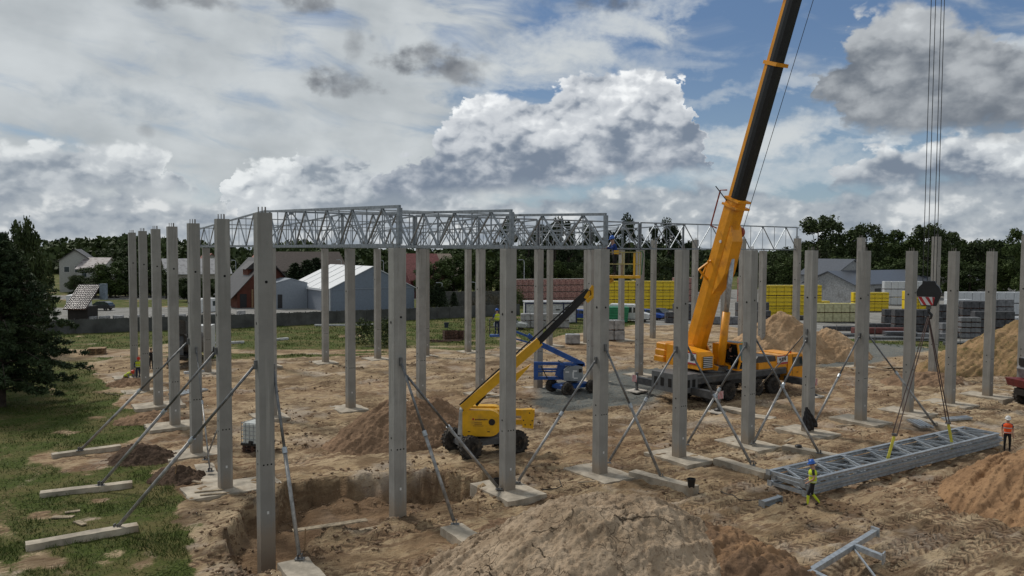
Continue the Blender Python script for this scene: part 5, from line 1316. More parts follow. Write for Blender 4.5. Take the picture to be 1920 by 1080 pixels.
# ------------------------------------------------------------------ grey panel fence
def fence(pts, h, label):
    P = [G(*p) for p in pts]; t = thing('panel_fence', label, 'fence', tuple(P[0]), 0)
    fm = mat('fence_concrete', (.085,.087,.085), .9, var=.2, scale=.6, dirt=(.06,.062,.06)); o0 = P[0]
    for a, b in zip(P, P[1:]):
        L = (b-a).length; n = max(1, round(L/2.05)); d = (b-a)/n; ang = math.atan2(d.y, d.x)
        for k in range(n):
            c = a + d*(k+.5) - o0; m = MB(); w = d.length*.97
            cs, sn = math.cos(ang), math.sin(ang)
            top = [(-w/2, h-.12)] + [(-w/2+w*q/10, h-.12+.10*math.sin(math.pi*q/10)+(.05 if q % 2 else 0)) for q in range(1, 10)] + [(w/2, h-.12)]
            m.prism([(-w/2,-.1)]+top+[(w/2,-.1)], -.025, .025)
            for z in (.45,.9,1.3): m.box((0,-.028,z), (w,.012,.03))
            m.xform(Matrix.Translation(c) @ Matrix.Rotation(ang, 4, 'Z')); m.build('fence_panel', fm, t)
            MB().box(tuple(a+d*k-o0+Vector((0,0,h/2))), (.13,.13,h+.1), ang).build('post', fm, t)
fence([(-60,634),(140,626),(480,613),(820,598),(975,590)], 1.72, 'long grey concrete panel fence behind the grass on the left')

# ------------------------------------------------------------------ houses
ROOFD = mat('dark_roof', (.035,.030,.030), .45, var=.2, scale=1, bump=.3, bscale=6); ROOFR = mat('red_roof', (.20,.055,.04), .7, var=.2, scale=1)
ROOFG = mat('grey_metal_roof', (.10,.11,.13), .35, .3, var=.1); WALLW = mat('white_wall', (.40,.40,.38), .9, var=.06); WALLB = mat('brick_red_wall', (.14,.045,.028), .85, var=.12, scale=.5)
WALLG = mat('light_grey_wall', (.24,.27,.31), .8, var=.05); CREAM = mat('cream_roof', (.28,.22,.17), .7)
def glint_roof(name, c1, c2, sx, sy):        # glossy pantiles
    if name in MATS: return MATS[name]
    M = bpy.data.materials.new(name); M.use_nodes = True; MATS[name] = M; t = M.node_tree; b = t.nodes['Principled BSDF']
    g = t.nodes.new('ShaderNodeTexCoord'); mp = t.nodes.new('ShaderNodeMapping'); t.links.new(g.outputs['Object'], mp.inputs[0]); mp.inputs['Scale'].default_value = (sx, sx, sx)
    v = voro(t, mp.outputs[0], 1.0); t.links.new(mixc(t, v.ss(.2, .6), c1, c2), b.inputs['Base Color']); b.inputs['Roughness'].default_value = .65
    return M
def house(name, px, py, w, d, eave, apex, ridge, wall, roof, label, over=.4, wins=(), back=0, cat='house', rz=ROT, chim=None):
    p = G(px, py); t = thing(name, label, cat, (p.x, p.y, 0), rz)
    if ridge == 'depth':
        m = MB().prism([(0,-.3),(w,-.3),(w,eave),(w/2,apex),(0,eave)], 0, d); m.build('walls', wall, t)
        s_ = (apex-eave)/(w/2); o = over
        m = MB(); m.prism([(-o,eave-o*s_+.02),(w/2,apex+.02),(w/2,apex+.22),(-o,eave-o*s_+.18)], -o, d+o); m.build('roof_slope', roof, t)
        m = MB(); m.prism([(w+o,eave-o*s_+.02),(w+o,eave-o*s_+.18),(w/2+.001,apex+.22),(w/2+.001,apex+.02)], -o, d+o); m.build('roof_slope', roof, t)
    else:
        m = MB().prism([(0,-.3),(d,-.3),(d,eave),(d/2,apex),(0,eave)], 0, w, 'x'); m.build('walls', wall, t)
        s_ = (apex-eave)/(d/2); o = over
        m = MB(); m.prism([(-o,eave-o*s_+.02),(d/2,apex+.02),(d/2,apex+.22),(-o,eave-o*s_+.18)], -o, w+o, 'x'); m.build('roof_slope', roof, t)
        m = MB(); m.prism([(d+o,eave-o*s_+.02),(d+o,eave-o*s_+.18),(d/2+.001,apex+.22),(d/2+.001,apex+.02)], -o, w+o, 'x'); m.build('roof_slope', roof, t)
    for (side, u, z, ww, hh) in wins:
        if side == 'f': f = MB().box((u, -.02, z), (ww+.16, .05, hh+.16)).build('window_frame', WHITE, t); MB().box((u,-.05,z), (ww,.02,hh)).build('pane', GLASS, f)
        elif side == 'l': f = MB().box((-.02, u, z), (.05, ww+.16, hh+.16)).build('window_frame', WHITE, t); MB().box((-.05,u,z), (.02,ww,hh)).build('pane', GLASS, f)
        elif side == 'd': MB().box((u,-.03,z), (ww,.05,hh)).build('door', mat('door_dark', (.02,.02,.022), .6), t)
    if chim: MB().box((chim[0], chim[1], apex+.2), (.6,.6,1.5)).build('chimney', chim[2] if len(chim) > 2 else wall, t)
    return t
house('white_house', 112, 548, 6.5, 11, 7.2, 9.6, 'depth', WALLW, ROOFD, 'white rendered house behind the big tree on the left', wins=[('f',3.9,5.2,1.5,1.4),('f',1.5,5.2,1.0,1.2)], rz=ROT-.2)
house('house', 146, 549, 5.2, 9, 5.4, 7.7, 'width', WALLW, glint_roof('shiny_tiles', (.16,.13,.13), (.30,.27,.27), 1.2, 1), 'small house with shiny tiled roof right of the white house', wins=[('f',1.5,4.2,1.0,1.2)], rz=.05)
# tiled shed roof close behind the fence
def tiled_shed():
    p = G(118, 606); t = thing('tiled_shed', 'shed with a glinting ribbed tile roof beside the big tree', 'shed', (p.x,p.y,0), .06)
    tm = mat('glazed_tile', (.055,.035,.032), .30, var=.15, scale=2, spec=1.0)
    MB().box((1.6,2.2,1.0), (2.6,3.0,2.2)).build('walls', mat('dark_timber_wall', (.02,.016,.013), .9), t)
    W_, n = 3.0, 13
    m = MB(); rows = 12; vs = []; nx_ = 90
    for j in range(rows*4+1):
        v = j/(rows*4); fr_ = (j % 4)/4
        for i in range(nx_+1):
            u = i/nx_; wv = abs(math.sin(u*n*math.pi))*.10; vs.append((u*W_, v*4.6, 1.9+v*3.05+wv - .07*fr_))
    m.add(vs, [(j*(nx_+1)+i, j*(nx_+1)+i+1, (j+1)*(nx_+1)+i+1, (j+1)*(nx_+1)+i) for j in range(rows*4) for i in range(nx_)])
    m.build('tile_roof', tm, t, smooth=True)
    MB().bar((1.5,-.02,1.80),(1.5,4.6,4.84),3.0,.06,(0,0,1)).build('roof_deck', BROWN, t)
    MB().box((3.5,4.2,4.0), (.75,.8,2.2)).build('chimney', mat('pale_blue_grey', (.17,.21,.25), .8), t)
tiled_shed()
house('long_house', 313, 552, 13.5, 7, 4.6, 7.6, 'width', mat('cream_wall', (.38,.36,.31), .9), glint_roof('pale_tiles', (.34,.33,.33), (.46,.45,.45), 1.3, 1), 'long house with pale shiny tiled roof behind the left columns', wins=[('f',1.2,3.3,1.0,1.2),('l',2,5.0,.9,1.6),('l',4.5,3.0,.9,1.4)])
bh = house('brick_house', 445, 578, 10.0, 10, 3.0, 8.3, 'depth', WALLB, ROOFD, 'dark red brick house with a steep black roof left of the tent hall', over=1.3, wins=[('f',5.3,1.8,1.2,1.3)], chim=None)
MB().prism([(2.2,3.6),(5.0,3.6),(5.0,6.6),(2.2,6.6)], 1.5, 4.6).build('dormer', WALLB, bh)
MB().prism([(1.7,6.55),(5.4,6.55),(5.4,7.6),(3.3,7.9)], 1.0, 5.0).build('dormer_roof', ROOFD, bh)
MB().box((2.2,-1.2,1.6), (.25,.25,3.2)).build('porch_post', WOOD, bh)
MB().box((1.0,-.04,1.25), (1.1,.06,2.3)).build('door', mat('door_dark', (.02,.02,.022), .6), bh)
house('garage', 515, 580, 5.6, 9, 4.2, 4.9, 'depth', WALLG, WALLG, 'light grey flat garage between the brick house and the tent hall', over=.05, wins=[('d',.9,1.3,.75,2.3)], cat='garage')
house('house', 525, 545, 17, 12, 4.8, 9.2, 'width', mat('grey_wall', (.20,.19,.18), .9), mat('brown_roof', (.085,.065,.055), .7), 'house with a wide brown roof far behind the garage', wins=[('f',3,3.4,1,1.3)])
house('house', 373, 535, 7, 9, 4.8, 8.6, 'depth', WALLW, ROOFR, 'house with a red roof far behind the pale tiled house')
house('house', 476, 540, 7, 9, 5.0, 9.3, 'depth', WALLW, mat('pink_roof', (.33,.13,.09), .7), 'house with a bright red roof peeping over the brick house', chim=(5.2,2,RED))
house('red_house', 770, 560, 8, 9, 4.0, 9.0, 'width', mat('dark_red_wall', (.12,.02,.025), .8), mat('rose_roof', (.27,.10,.09), .7), 'red house with a rose roof right of the tent hall')
house('house', 795, 550, 9, 9, 5.2, 8.9, 'width', mat('cream_wall', (.38,.36,.31), .9), CREAM, 'cream roofed house behind the bushes right of the tent hall')
# tent hall
p = G(617, 585); th = thing('tent_hall', 'big storage tent hall with white roof and blue grey walls', 'tent hall', (p.x,p.y,0), ROT)
TW = mat('tarpaulin_wall', (.155,.19,.235), .6, var=.05); TL = mat('tarpaulin_side', (.24,.265,.31), .6, var=.05); TR = mat('tarpaulin_roof', (.66,.68,.70), .5, var=.03)
MB().prism([(0,-.2),(15.1,-.2),(15.1,3.6),(7.55,7.15),(0,3.6)], .05, .12).build('front_wall', TW, th)
MB().box((0,11,1.7), (.06,16,3.8)).build('side_wall', TL, th)
MB().box((.4,1.5,1.7), (.06,3,3.8)).build('side_wall', TL, th)
MB().box((15.1,9.5,1.7), (.06,19,3.8)).build('side_wall', TL, th)
MB().box((.9,18.9,1.7), (15,.06,3.8)).build('back_wall', TW, th)
MB().box((-.05,18.6,1.7), (.3,1.6,3.6)).build('door_opening', mat('door_dark', (.02,.02,.022), .6), th)
MB().prism([(-.25,3.52),(7.55,7.18),(7.55,7.28),(-.25,3.62)], -.15, 19.3).build('roof_slope', TR, th)
MB().prism([(15.35,3.52),(15.35,3.62),(7.552,7.28),(7.552,7.18)], -.15, 19.3).build('roof_slope', TR, th)
MB().box((-.27,9.5,3.45), (.05,19.4,.34)).build('valance', TR, th)
for x in (.12, 3.7, 8.6, 12.2): MB().box((x,-.02,1.75), (.14,.08,3.7)).build('frame_post', WHITE, th)
MB().box((7.55,-.03,3.62), (15,.06,.10)).build('frame_rail', WALLG, th)
MB().box((7.9,-.02,6.0), (.45,.06,.5)).build('vent_flap', WALLG, th)
for y in (4,8,12,16): MB().bar((-.2,y,3.66),(7.5,y,7.31),.05).build('roof_seam', mat('seam_grey', (.42,.44,.46), .6), th)
# right side buildings
house('workshop', 1562, 566, 13, 8, 5.3, 8.3, 'depth', mat('workshop_wall', (.30,.31,.32), .9, dirt=(.15,.15,.15), dscale=.5), ROOFG, 'white walled workshop with a dark metal gable roof behind the yellow pallets', wins=[('f',5.0,4.4,.9,2.0),('f',2.4,4.0,.9,3.0)], cat='workshop')
b2 = house('long_workshop', 1600, 570, 29, 11, 3.7, 6.0, 'width', mat('workshop_wall', (.30,.31,.32), .9), ROOFG, 'long low workshop with a grey roof behind the right columns', wins=[('d',4.2,1.3,1.2,2.6),('d',8,1.6,2.0,2.4),('d',12,1.6,2,2.4),('d',17,1.6,2.2,2.6)], cat='workshop')
MB().box((3.2,-.05,1.4), (.5,.06,2.8)).build('red_door_frame', RED, b2)
house('white_hall', 1790, 556, 14, 8, 3.0, 4.6, 'width', WALLW, TR, 'white roofed hall far behind the white pallets on the right', cat='hall')

# ------------------------------------------------------------------ street lamps
LP_ = None
for k, (px, ty, Z_, lab) in enumerate(((442,488,190,'above the brick house'),(640,487,185,'behind the tent hall left of its ridge'),(719,488,180,'behind the right slope of the tent hall'),(983,487,150,'behind the brick pallets'),(829,530,150,'beside the clipped hedge'),(892,529,150,'above the grey garden wall'))):
    q = PY(px, ty, Z_); h = q.z; lab = 'grey street lamp ' + lab
    t = thing('street_lamp', lab, 'street lamp', (q.x, q.y, 0), 0, 'street lamps behind the site')
    MB().tube([(0,0,0),(0,0,h-.5),(-.1 if k < 4 else 0,0,h-.12),(-.45,0,h)], [.10,.07,.06,.05], 8).build('pole', STEEL, t)
    MB().box((-.75,0,h+.0), (.8,.25,.12)).build('lamp_head', STEEL, t)
# ------------------------------------------------------------------ vehicles
def car(px, py, rz, paint, label, kind='hatch', cat='car', name='parked_car', L=4.2, dz=0):
    p = G(px, py); t = thing(name, label, cat, (p.x, p.y, 0), rz); W_ = 1.75
    if kind == 'hatch':
        body = [(-2.05,.35),(2.05,.35),(2.10,.62),(1.95,.82),(1.05,.95),(-1.95,.98),(-2.12,.75)]; cab = [(-1.9,.97),(1.0,.94),(.25,1.42),(-1.2,1.46),(-1.75,1.25)]; R = .31; wx = (-1.3, 1.3)
    elif kind == 'van':
        W_ = 2.0; body = [(-2.9,.4),(2.75,.4),(2.85,.8),(2.75,1.15),(1.95,1.35),(1.1,2.25),(.6,2.48),(-2.7,2.5),(-2.9,2.2)]; cab = None; R = .35; wx = (-1.9, 1.95)
    else:
        W_ = 2.3; body = [(-3.2,.8),(1.3,.8),(1.3,3.1),(-3.2,3.1)]; cab = [(1.45,.5),(3.0,.5),(3.1,1.3),(2.8,2.3),(1.45,2.35)]; R = .42; wx = (-2.0, 2.2)
    k_ = L/4.2 if kind == 'hatch' else 1
    sc = lambda P_: [(a*k_, b_) for a, b_ in P_]
    b_o = MB().prism(sc(body), -W_/2, W_/2).build('body', paint, t)
    bv = b_o.modifiers.new('bevel', 'BEVEL'); bv.width = .06; bv.segments = 2
    if cab:
        c_o = MB().prism(sc(cab), -W_/2+.08, W_/2-.08).build('cabin', paint if kind != 'hatch' else GLASS, t)
    if kind == 'hatch':
        MB().prism(sc([(-1.2,1.455),(.27,1.415),(.2,1.47),(-1.1,1.50)]), -W_/2+.12, W_/2-.12).build('roof', paint, t)
        for s_ in (-1,1): MB().box((-.35*k_, s_*(W_/2-.075), 1.2), (.09,.03,.46)).build('door_pillar', paint, t)
    if kind == 'van':
        for s_ in (-1,1):
            MB().prism([(.55,1.35),(1.75,1.35),(1.15,2.05),(.55,2.1)], s_*1.0-.012, s_*1.0+.012).build('side_window', GLASS, t)
            MB().prism([(-.75,1.35),(.35,1.35),(.35,2.1),(-.75,2.1)], s_*1.0-.012, s_*1.0+.012).build('side_window', GLASS, t)
        MB().bar((1.90,0,1.44),(1.16,0,2.26),1.7,.03,(1,0,0)).build('windscreen', GLASS, t)
        MB().box((2.82,0,.75), (.08,1.85,.55)).build('grille', BLACK, t)
        for s_ in (-1,1): MB().box((2.78,s_*.78,1.02), (.10,.3,.2)).build('headlight', mat('lamp_glass', (.5,.52,.55), .1), t)
        MB().box((0,0,.42), (5.4,2.03,.14)).build('sill', BLACK, t)
    if kind == 'truck': MB().bar((3.0,0,1.4),(2.83,0,2.2),1.9,.03,(1,0,0)).build('windscreen', GLASS, t)
    for x in wx:
        for s_ in (-1,1): wheel(t, x*k_, s_*(W_/2-.12), R, .22, s_, False, STEELD)
    return t
DBLUE = mat('car_black', (.012,.014,.018), .25); CBLUE = mat('car_blue', (.01,.06,.32), .3)
car(188, 582, math.pi+.0, DBLUE, 'dark hatchback parked on the road behind the fence on the left', L=4.0)
car(150, 590, math.pi/2+.3, WHITE, 'white box truck beside the tiled shed', 'truck', 'truck', 'box_truck')
car(398, 589, math.pi/2-.5, WHITE, 'white van half hidden behind the tall left columns', 'van', 'van', 'parked_van')
car(1181, 603, -.25, WHITE, 'white van parked right of the green container', 'van', 'van', 'parked_van')
car(1218, 599, -.5, CBLUE, 'blue car parked just behind the white van', L=4.2)
car(1092, 600, -.4, CBLUE, 'blue car half hidden beside the site office', L=4.2)
car(1240, 597, -.9, mat('car_navy', (.01,.015,.08), .3), 'dark blue car at the right of the white van', L=4.0)
car(958, 618, -.15, mat('car_silver', (.40,.42,.42), .3), 'pale car parked on the grass by the wrapped pallets', L=4.2)
# mixer truck behind the tall left columns
p = G(340, 690); t = thing('mixer_truck', 'dark concrete mixer truck seen from behind between the tall left columns', 'mixer truck', (p.x,p.y,0), math.pi/2+.15)
MB().box((3.0,0,.95), (8,1.2,.3)).build('chassis', BLACK, t)
MB().lathe([(.5,-.4),(1.0,.6),(1.25,2.2),(1.25,3.2),(.8,4.6)], (0,0,0), 18, 'x').xform(Matrix.Translation((.5,0,2.3)) @ Matrix.Rotation(.18, 4, 'Y')).build('drum', mat('dirty_drum', (.09,.085,.08), .8, dirt=(.17,.14,.11)), t)
MB().prism([(-.6,2.9),(.2,3.0),(.3,3.8),(-.9,4.1)], -.6, .6).build('hopper', DGREY, t)
MB().bar((-.4,0,2.7),(-1.3,-.2,1.2),.6,.2).build('chute', DGREY, t)
m = MB(); m.bar((-.3,-.9,.9),(-.1,-.5,3.2),.08); m.bar((-.3,.9,.9),(-.1,.5,3.2),.08); m.bar((-.3,-.9,.9),(-.3,.9,.9),.1); m.build('rear_frame', DGREY, t)
MB().box((6.6,0,1.8), (1.8,2.3,2.4)).build('cab', WHITE, t)
for x in (.6,1.9,5.2,6.8):
    for s_ in (-1,1): wheel(t, x, s_*1.0, .5, .4, s_, False, DGREY)
# red tipper at the right edge
p = G(1935, 762); t = thing('tipper_truck', 'red tipper with a black frame cut by the right edge of the photo', 'truck', (p.x,p.y,0), .1)
MB().prism([(-.9,1.25),(4.5,1.25),(4.5,1.75),(-1.1,1.75)], -1.1, 1.1).build('tipper_bed', mat('dull_red', (.16,.02,.022), .6), t)
MB().box((1.6,0,.95), (5.0,1.0,.4)).build('chassis', BLACK, t)
m = MB(); m.prism([(-.3,1.78),(1.6,1.78),(1.6,3.1),(-.2,3.1),(-.55,2.4)], -.8, .8); m.build('cab', mat('grey_cab', (.20,.20,.21), .6), t)
m = MB(); m.box((-.4,0,2.85), (.3,1.2,.5)); m.build('cab_guard', BLACK, t)
for x in (.1,2.6):
    for s_ in (-1,1): wheel(t, x, s_*1.0, .55, .4, s_, True, DGREY)
# site office, green container
p = G(985, 606); t = thing('site_office', 'white site office cabin with dark blue frame behind the wrapped pallets', 'site office', (p.x,p.y,0), .10)
NB = mat('frame_navy', (.012,.02,.07), .6)
MB().box((3.55,1.25,1.45), (7.1,2.4,2.7)).build('walls', mat('cabin_white', (.50,.51,.52), .7), t)
MB().box((3.55,1.25,2.90), (7.3,2.6,.16)).build('roof', mat('cabin_roof', (.55,.56,.58), .5), t)
for x in (.0,5.3,7.1): MB().box((x,.02,1.4), (.16,.12,2.8)).build('corner_post', NB, t)
MB().box((3.55,.0,2.74), (7.2,.14,.18)).build('top_rail', NB, t)
f = MB().box((6.0,.02,1.75), (.9,.08,1.0)).build('window_frame', NB, t); MB().box((6.0,-.03,1.75), (.75,.03,.85)).build('pane', GLASS, f)
MB().box((4.5,.02,1.85), (.55,.05,.18)).build('vent', DGREY, t)
p = G(1133, 606); t = thing('waste_container', 'green ribbed waste container left of the white van', 'waste container', (p.x,p.y,0), .05)
MB().prism([(0,.15),(3.2,.15),(3.45,2.1),(-.2,2.1)], 0, 2.0).build('tub', GREEN, t)
for k in range(5): MB().box((1.6,-.03,.4+k*.38), (3.3,.08,.08)).build('rib', mat('green_light_paint', (.03,.27,.13), .5), t)
MB().box((1.62,1.0,2.14), (3.7,2.1,.08)).build('rim', GREEN, t)

# ------------------------------------------------------------------ stacked pallets in the yard
YW = mat('yellow_wrap', (.74,.53,.012), .45, var=.06, scale=1.2, bump=.12, bscale=5); YD = mat('print_dark', (.12,.10,.03), .7)
BR = mat('red_brick_pack', (.33,.17,.15), .7, var=.30, scale=5, bump=.4, bscale=9, dirt=(.42,.30,.28), dscale=2.2); WH = mat('white_wrap', (.52,.54,.56), .5, var=.06, bump=.1, bscale=4); CRM = mat('cream_wrap', (.48,.46,.27), .6, var=.14, scale=2.2)
GP = mat('grey_blocks', (.17,.175,.185), .85, var=.2, scale=2.5, bump=.35, bscale=7); GPD = mat('dark_blocks', (.07,.072,.078), .85, var=.25, scale=2.5); CLR = mat('clear_wrapped_blocks', (.33,.33,.33), .45, var=.2, scale=2.0)
TXT = None
def letters(word, s):
    c = bpy.data.curves.new('lettering', 'FONT'); c.body = word; c.size = s; c.extrude = .004; c.align_x = 'CENTER'
    o = bpy.data.objects.new('lt', c); COL.objects.link(o); dg = bpy.context.evaluated_depsgraph_get(); me = bpy.data.meshes.new_from_object(o.evaluated_get(dg)); bpy.data.objects.remove(o, do_unlink=True)
    me.materials.clear(); me.materials.append(YD); me.name = 'lettering'; return me
LTX = letters('YTONG', .36)
PROT = {}
def pallet(kind, p, z, w, d, h, mt, label, group, rot, text):
    key = (kind, w, d, h)
    if key not in PROT:
        t = thing('wrapped_pallet' if kind != 'brick' else 'brick_pallet', label, 'pallet', (p.x,p.y,z), rot, group)
        MB().cbox((0,0,.12+(h-.14)/2), (w*.97,d*.97,h-.14), .05).build('load', mt, t)
        m = MB(); m.box((0,0,.10), (w*.95,d*.95,.03))
        for x in (-.42,0,.42): m.box((x*w,0,.04), (.10,d*.92,.09))
        m.build('base', BROWN, t)
        if kind in ('brick', 'ytong', 'cream'): MB().box((0,0,h-.012), (w*.93,d*.93,.012)).build('top_sheet', mat('sheet_white', (.58,.57,.52), .5) if kind == 'brick' else mat('sheet_yellow', (.70,.62,.22), .5), t)
        if text:
            for zz in (.30, .72):
                l = bpy.data.objects.new('lettering', LTX); COL.objects.link(l); l.parent = t; l.location = (.02,-d*.485-.006,.12+h*zz-.1); l.rotation_euler = (math.pi/2,0,0)
        PROT[key] = t; return t
    return copy_tree(PROT[key], label, (p.x,p.y,z), rot, group=group)
def stack(kind, px, py, n, lev, w, h, mt, what, group, text=False, d=1.05, rot=ROT, skip=()):
    p0 = G(px, py); u = Vector((math.cos(rot), math.sin(rot), 0))
    for l in range(lev):
        nn_ = n - (skip[l] if l < len(skip) else 0)
        for k in range(nn_):
            q = p0 + u*(w*(k+.5)) + u*rng.uniform(-.02,.02)
            lv = 'only' if lev == 1 else 'top' if l == lev-1 and lev > 1 else ('bottom' if l == 0 and lev > 1 else ('only' if lev == 1 else ordi(l)))
            nk = ordi(k) if k < 12 else 'last'
            lab = '%s, %s layer, %s from left' % (what, lv, nk)
            pallet(kind, q, h*l, w, d, h, mt, lab, group, rot, text)
stack('brick', 966, 573, 12, 4, 1.2, 1.2, BR, 'red brick pack behind the site office', 'red brick packs', rot=.35)
stack('brick', 1262, 566, 4, 4, 1.2, 1.2, BR, 'red brick pack left of the crane boom', 'red brick packs', rot=.3)
stack('brick', 1384, 566, 3, 4, 1.2, 1.2, BR, 'red brick pack right of the crane boom', 'red brick packs', rot=.3)
stack('ytong', 1137, 580, 11, 3, 1.22, 1.62, YW, 'yellow block pack behind the white van', 'yellow packs of building blocks', True, rot=.12, skip=(0,0,1))
stack('ytong', 1424, 594, 8, 3, 1.22, 1.62, YW, 'yellow block pack behind the sand mound', 'yellow packs of building blocks', True, rot=.12)
stack('ytong', 1502, 582, 4, 1, 1.22, 1.62, YW, 'yellow block pack right of the big yellow stack', 'yellow packs of building blocks', True, rot=.12)
stack('ytong', 1597, 584, 5, 2, 1.22, 1.62, YW, 'yellow block pack in front of the long workshop', 'yellow packs of building blocks', True, rot=.05)
stack('ytong', 1693, 580, 5, 2, 1.22, 1.62, YW, 'yellow block pack behind the hook block', 'yellow packs of building blocks', True, rot=.05, skip=(0,1))
stack('ytong', 1672, 572, 2, 1, 1.22, 1.62, YW, 'yellow block pack left of the hook block', 'yellow packs of building blocks', True, rot=.05)
stack('cream', 1527, 604, 6, 2, 1.22, 1.35, CRM, 'cream block pack right of the sand mound', 'cream packs of building blocks', rot=.05)
stack('white', 1655, 572, 7, 3, 1.3, 1.5, WH, 'white wrapped pack between the yellow stacks', 'white wrapped packs', rot=.03)
stack('white2', 1772, 590, 14, 2, 1.35, 1.85, WH, 'tall white wrapped pack in the long right row', 'white wrapped packs', rot=.02)
stack('white3', 1842, 618, 6, 1, 1.4, 1.7, WH, 'white pack at the far right behind the grey blocks', 'white wrapped packs', rot=.02)
stack('grey', 1673, 622, 5, 3, 1.2, .95, GPD, 'dark paving pack left of the hook slings', 'grey paving packs', rot=.0, skip=(0,0,1))
stack('grey2', 1762, 632, 3, 2, 1.2, .85, GP, 'grey paving pack under the hook block', 'grey paving packs', rot=.0)
stack('grey3', 1797, 634, 2, 4, 1.15, .62, GP, 'grey paving pack left of the weedy mound', 'grey paving packs', rot=.0)
stack('grey4', 1822, 630, 6, 3, 1.2, 1.0, GPD, 'dark block pack above the weedy mound', 'grey paving packs', rot=.0, skip=(0,0,2))
stack('grey5', 1262, 600, 4, 2, 1.2, 1.2, GPD, 'dark grey pack behind the crane boom foot', 'grey paving packs', rot=.1)
stack('grey6', 1380, 600, 4, 2, 1.2, 1.3, GPD, 'dark grey pack right of the crane boom foot', 'grey paving packs', rot=.1)
stack('grey7', 1598, 626, 5, 1, 1.3, .8, mat('dull_red_pack', (.12,.035,.03), .8), 'dull red pack in front of the yellow stack', 'grey paving packs', rot=.0)
stack('clear', 976, 615, 5, 2, 1.25, .95, CLR, 'clear wrapped pack on the grass before the site office', 'clear wrapped packs', rot=.05)
stack('clear2', 1060, 645, 1, 1, 1.55, 1.1, CLR, 'single pale wrapped pack standing alone by the back columns', 'clear wrapped packs', rot=.05)
stack('clear3', 1130, 638, 2, 2, 1.2, 1.15, CLR, 'pale wrapped pack below the green container', 'clear wrapped packs', rot=.05)
for k, (px, py) in enumerate(((172,604),(196,603),(222,602),(252,601),(300,600),(340,599),(398,598),(452,592))):
    p = G(px, py); pallet('paver', p, 0, 1.25, 1.05, .8, CLR, 'pale wrapped paver pack behind the left fence, %s from the left' % ordi(k), 'paver packs behind the left fence', .1+.05*k, False)
for k, (px, py, L_) in enumerate(((555,593,7),(590,597,9),(440,596,6))):
    p = G(px, py); o = MB().box((0,0,.25), (L_,1.2,.35)).build('board_stack', mat('pale_beam', (.50,.51,.52), .7), loc=(p.x,p.y,0), rz=.12*k)
    tag(o, 'flat stack of white boards on the yard, %s' % ('in front of the garage','in front of the tent hall','in front of the brick house')[k], 'board stack')
p = G(1658, 634); o = thing('grating_pile', 'low pile of steel gratings in front of the dark paving packs', 'grating pile', (p.x,p.y,0), .0)
for k in range(5): MB().box((1.8,0,.12+k*.16), (3.6,1.2,.05)).build('grating', STEELD, o)
for (kd, px, py, n, lv_, w, h, mt_, what) in (('g8',1700,618,3,2,1.3,1.1,GP,'grey pack behind the left sling'),('g9',1655,606,2,2,1.2,1.0,GPD,'black pack below the yellow stack'),('g10',1745,612,2,3,1.2,1.0,GPD,'dark pack just behind the sling legs'),
    ('g11',1772,604,3,3,1.2,1.1,WH,'white boxed pack right of the slings'),('g12',1800,606,4,3,1.2,1.05,GPD,'black strapped pack in front of the white row'),('g13',1850,604,3,3,1.2,1.1,GP,'grey pack in front of the white row'),('g14',1715,634,3,1,1.4,.6,GP,'low grey slab pack by the mesh fence'),
    ('g15',1620,616,3,1,1.4,.7,GPD,'low black pack behind the mesh fence'),('g16',1460,600,3,1,1.3,.7,GPD,'low dark pack left of the cream stack'),('g17',1545,620,4,1,1.3,.6,GPD,'low dark pack in front of the cream stack'),('g18',1300,608,5,1,1.3,1.1,GP,'grey pack behind the boom foot'),
    ('g19',1395,606,3,2,1.2,.9,GPD,'dark pack just right of the boom'),('g20',1247,606,2,2,1.1,.8,GPD,'dark block pack right of the blue cars'),('g21',1540,560,7,1,1.3,1.5,mat('maroon_pack', (.07,.018,.02), .7),'maroon pack below the workshop stairs'),('g22',1105,560,2,3,1.2,1.2,GP,'grey pack before the brick row')):
    stack(kd, px, py, n, lv_, w, h, mt_, what, 'grey paving packs', rot=.02)
for k,(px,py,n_) in enumerate(((1560,632,4),(1625,638,5),(1700,640,4),(1775,648,4))):
    p = G(px,py); o = thing('tube_bundle', ('row of steel tubes behind the sand mound','row of steel tubes left of the gratings','row of steel tubes by the second right column','row of steel tubes left of the weedy mound')[k], 'tube bundle', (p.x,p.y,0), .05)
    for q in range(n_*2): MB().tube([(0,q%n_*.22,.1+.2*(q//n_)),(4.5,q%n_*.22,.1+.2*(q//n_))], .09, 8).build('tube', STEELD, o)
# thin mesh fence at the right of the yard
t = thing('mesh_fence', 'thin wire mesh fence between the site and the pallet yard', 'fence', tuple(G(1440,640)), 0); o0 = G(1440,640)
fp = [G(1395,622), G(1500,636), G(1640,646), G(1760,650), G(1840,652)]
for a, b in zip(fp, fp[1:]):
    n = max(2, int((b-a).length/3.2))
    for k in range(n): q = a+(b-a)*k/n-o0; MB().tube([tuple(q), tuple(q+Vector((0,0,1.9)))], .035, 6).build('fence_post', GREYP, t)
    for z in (.1,1.0,1.85): MB().bar(a-o0+Vector((0,0,z)), b-o0+Vector((0,0,z)), .018).build('wire', GREYP, t)
# grey garden wall behind
a = G(822, 575); b = G(960, 573); c = (a+b)/2
o = MB().box((0,0,1.2), ((b-a).length, .3, 2.9)).build('garden_wall', mat('garden_wall', (.09,.09,.085), .9), loc=(c.x,c.y,0), rz=math.atan2(b.y-a.y,b.x-a.x)); tag(o, 'grey garden wall behind the panel fence right of the tent hall', 'wall')

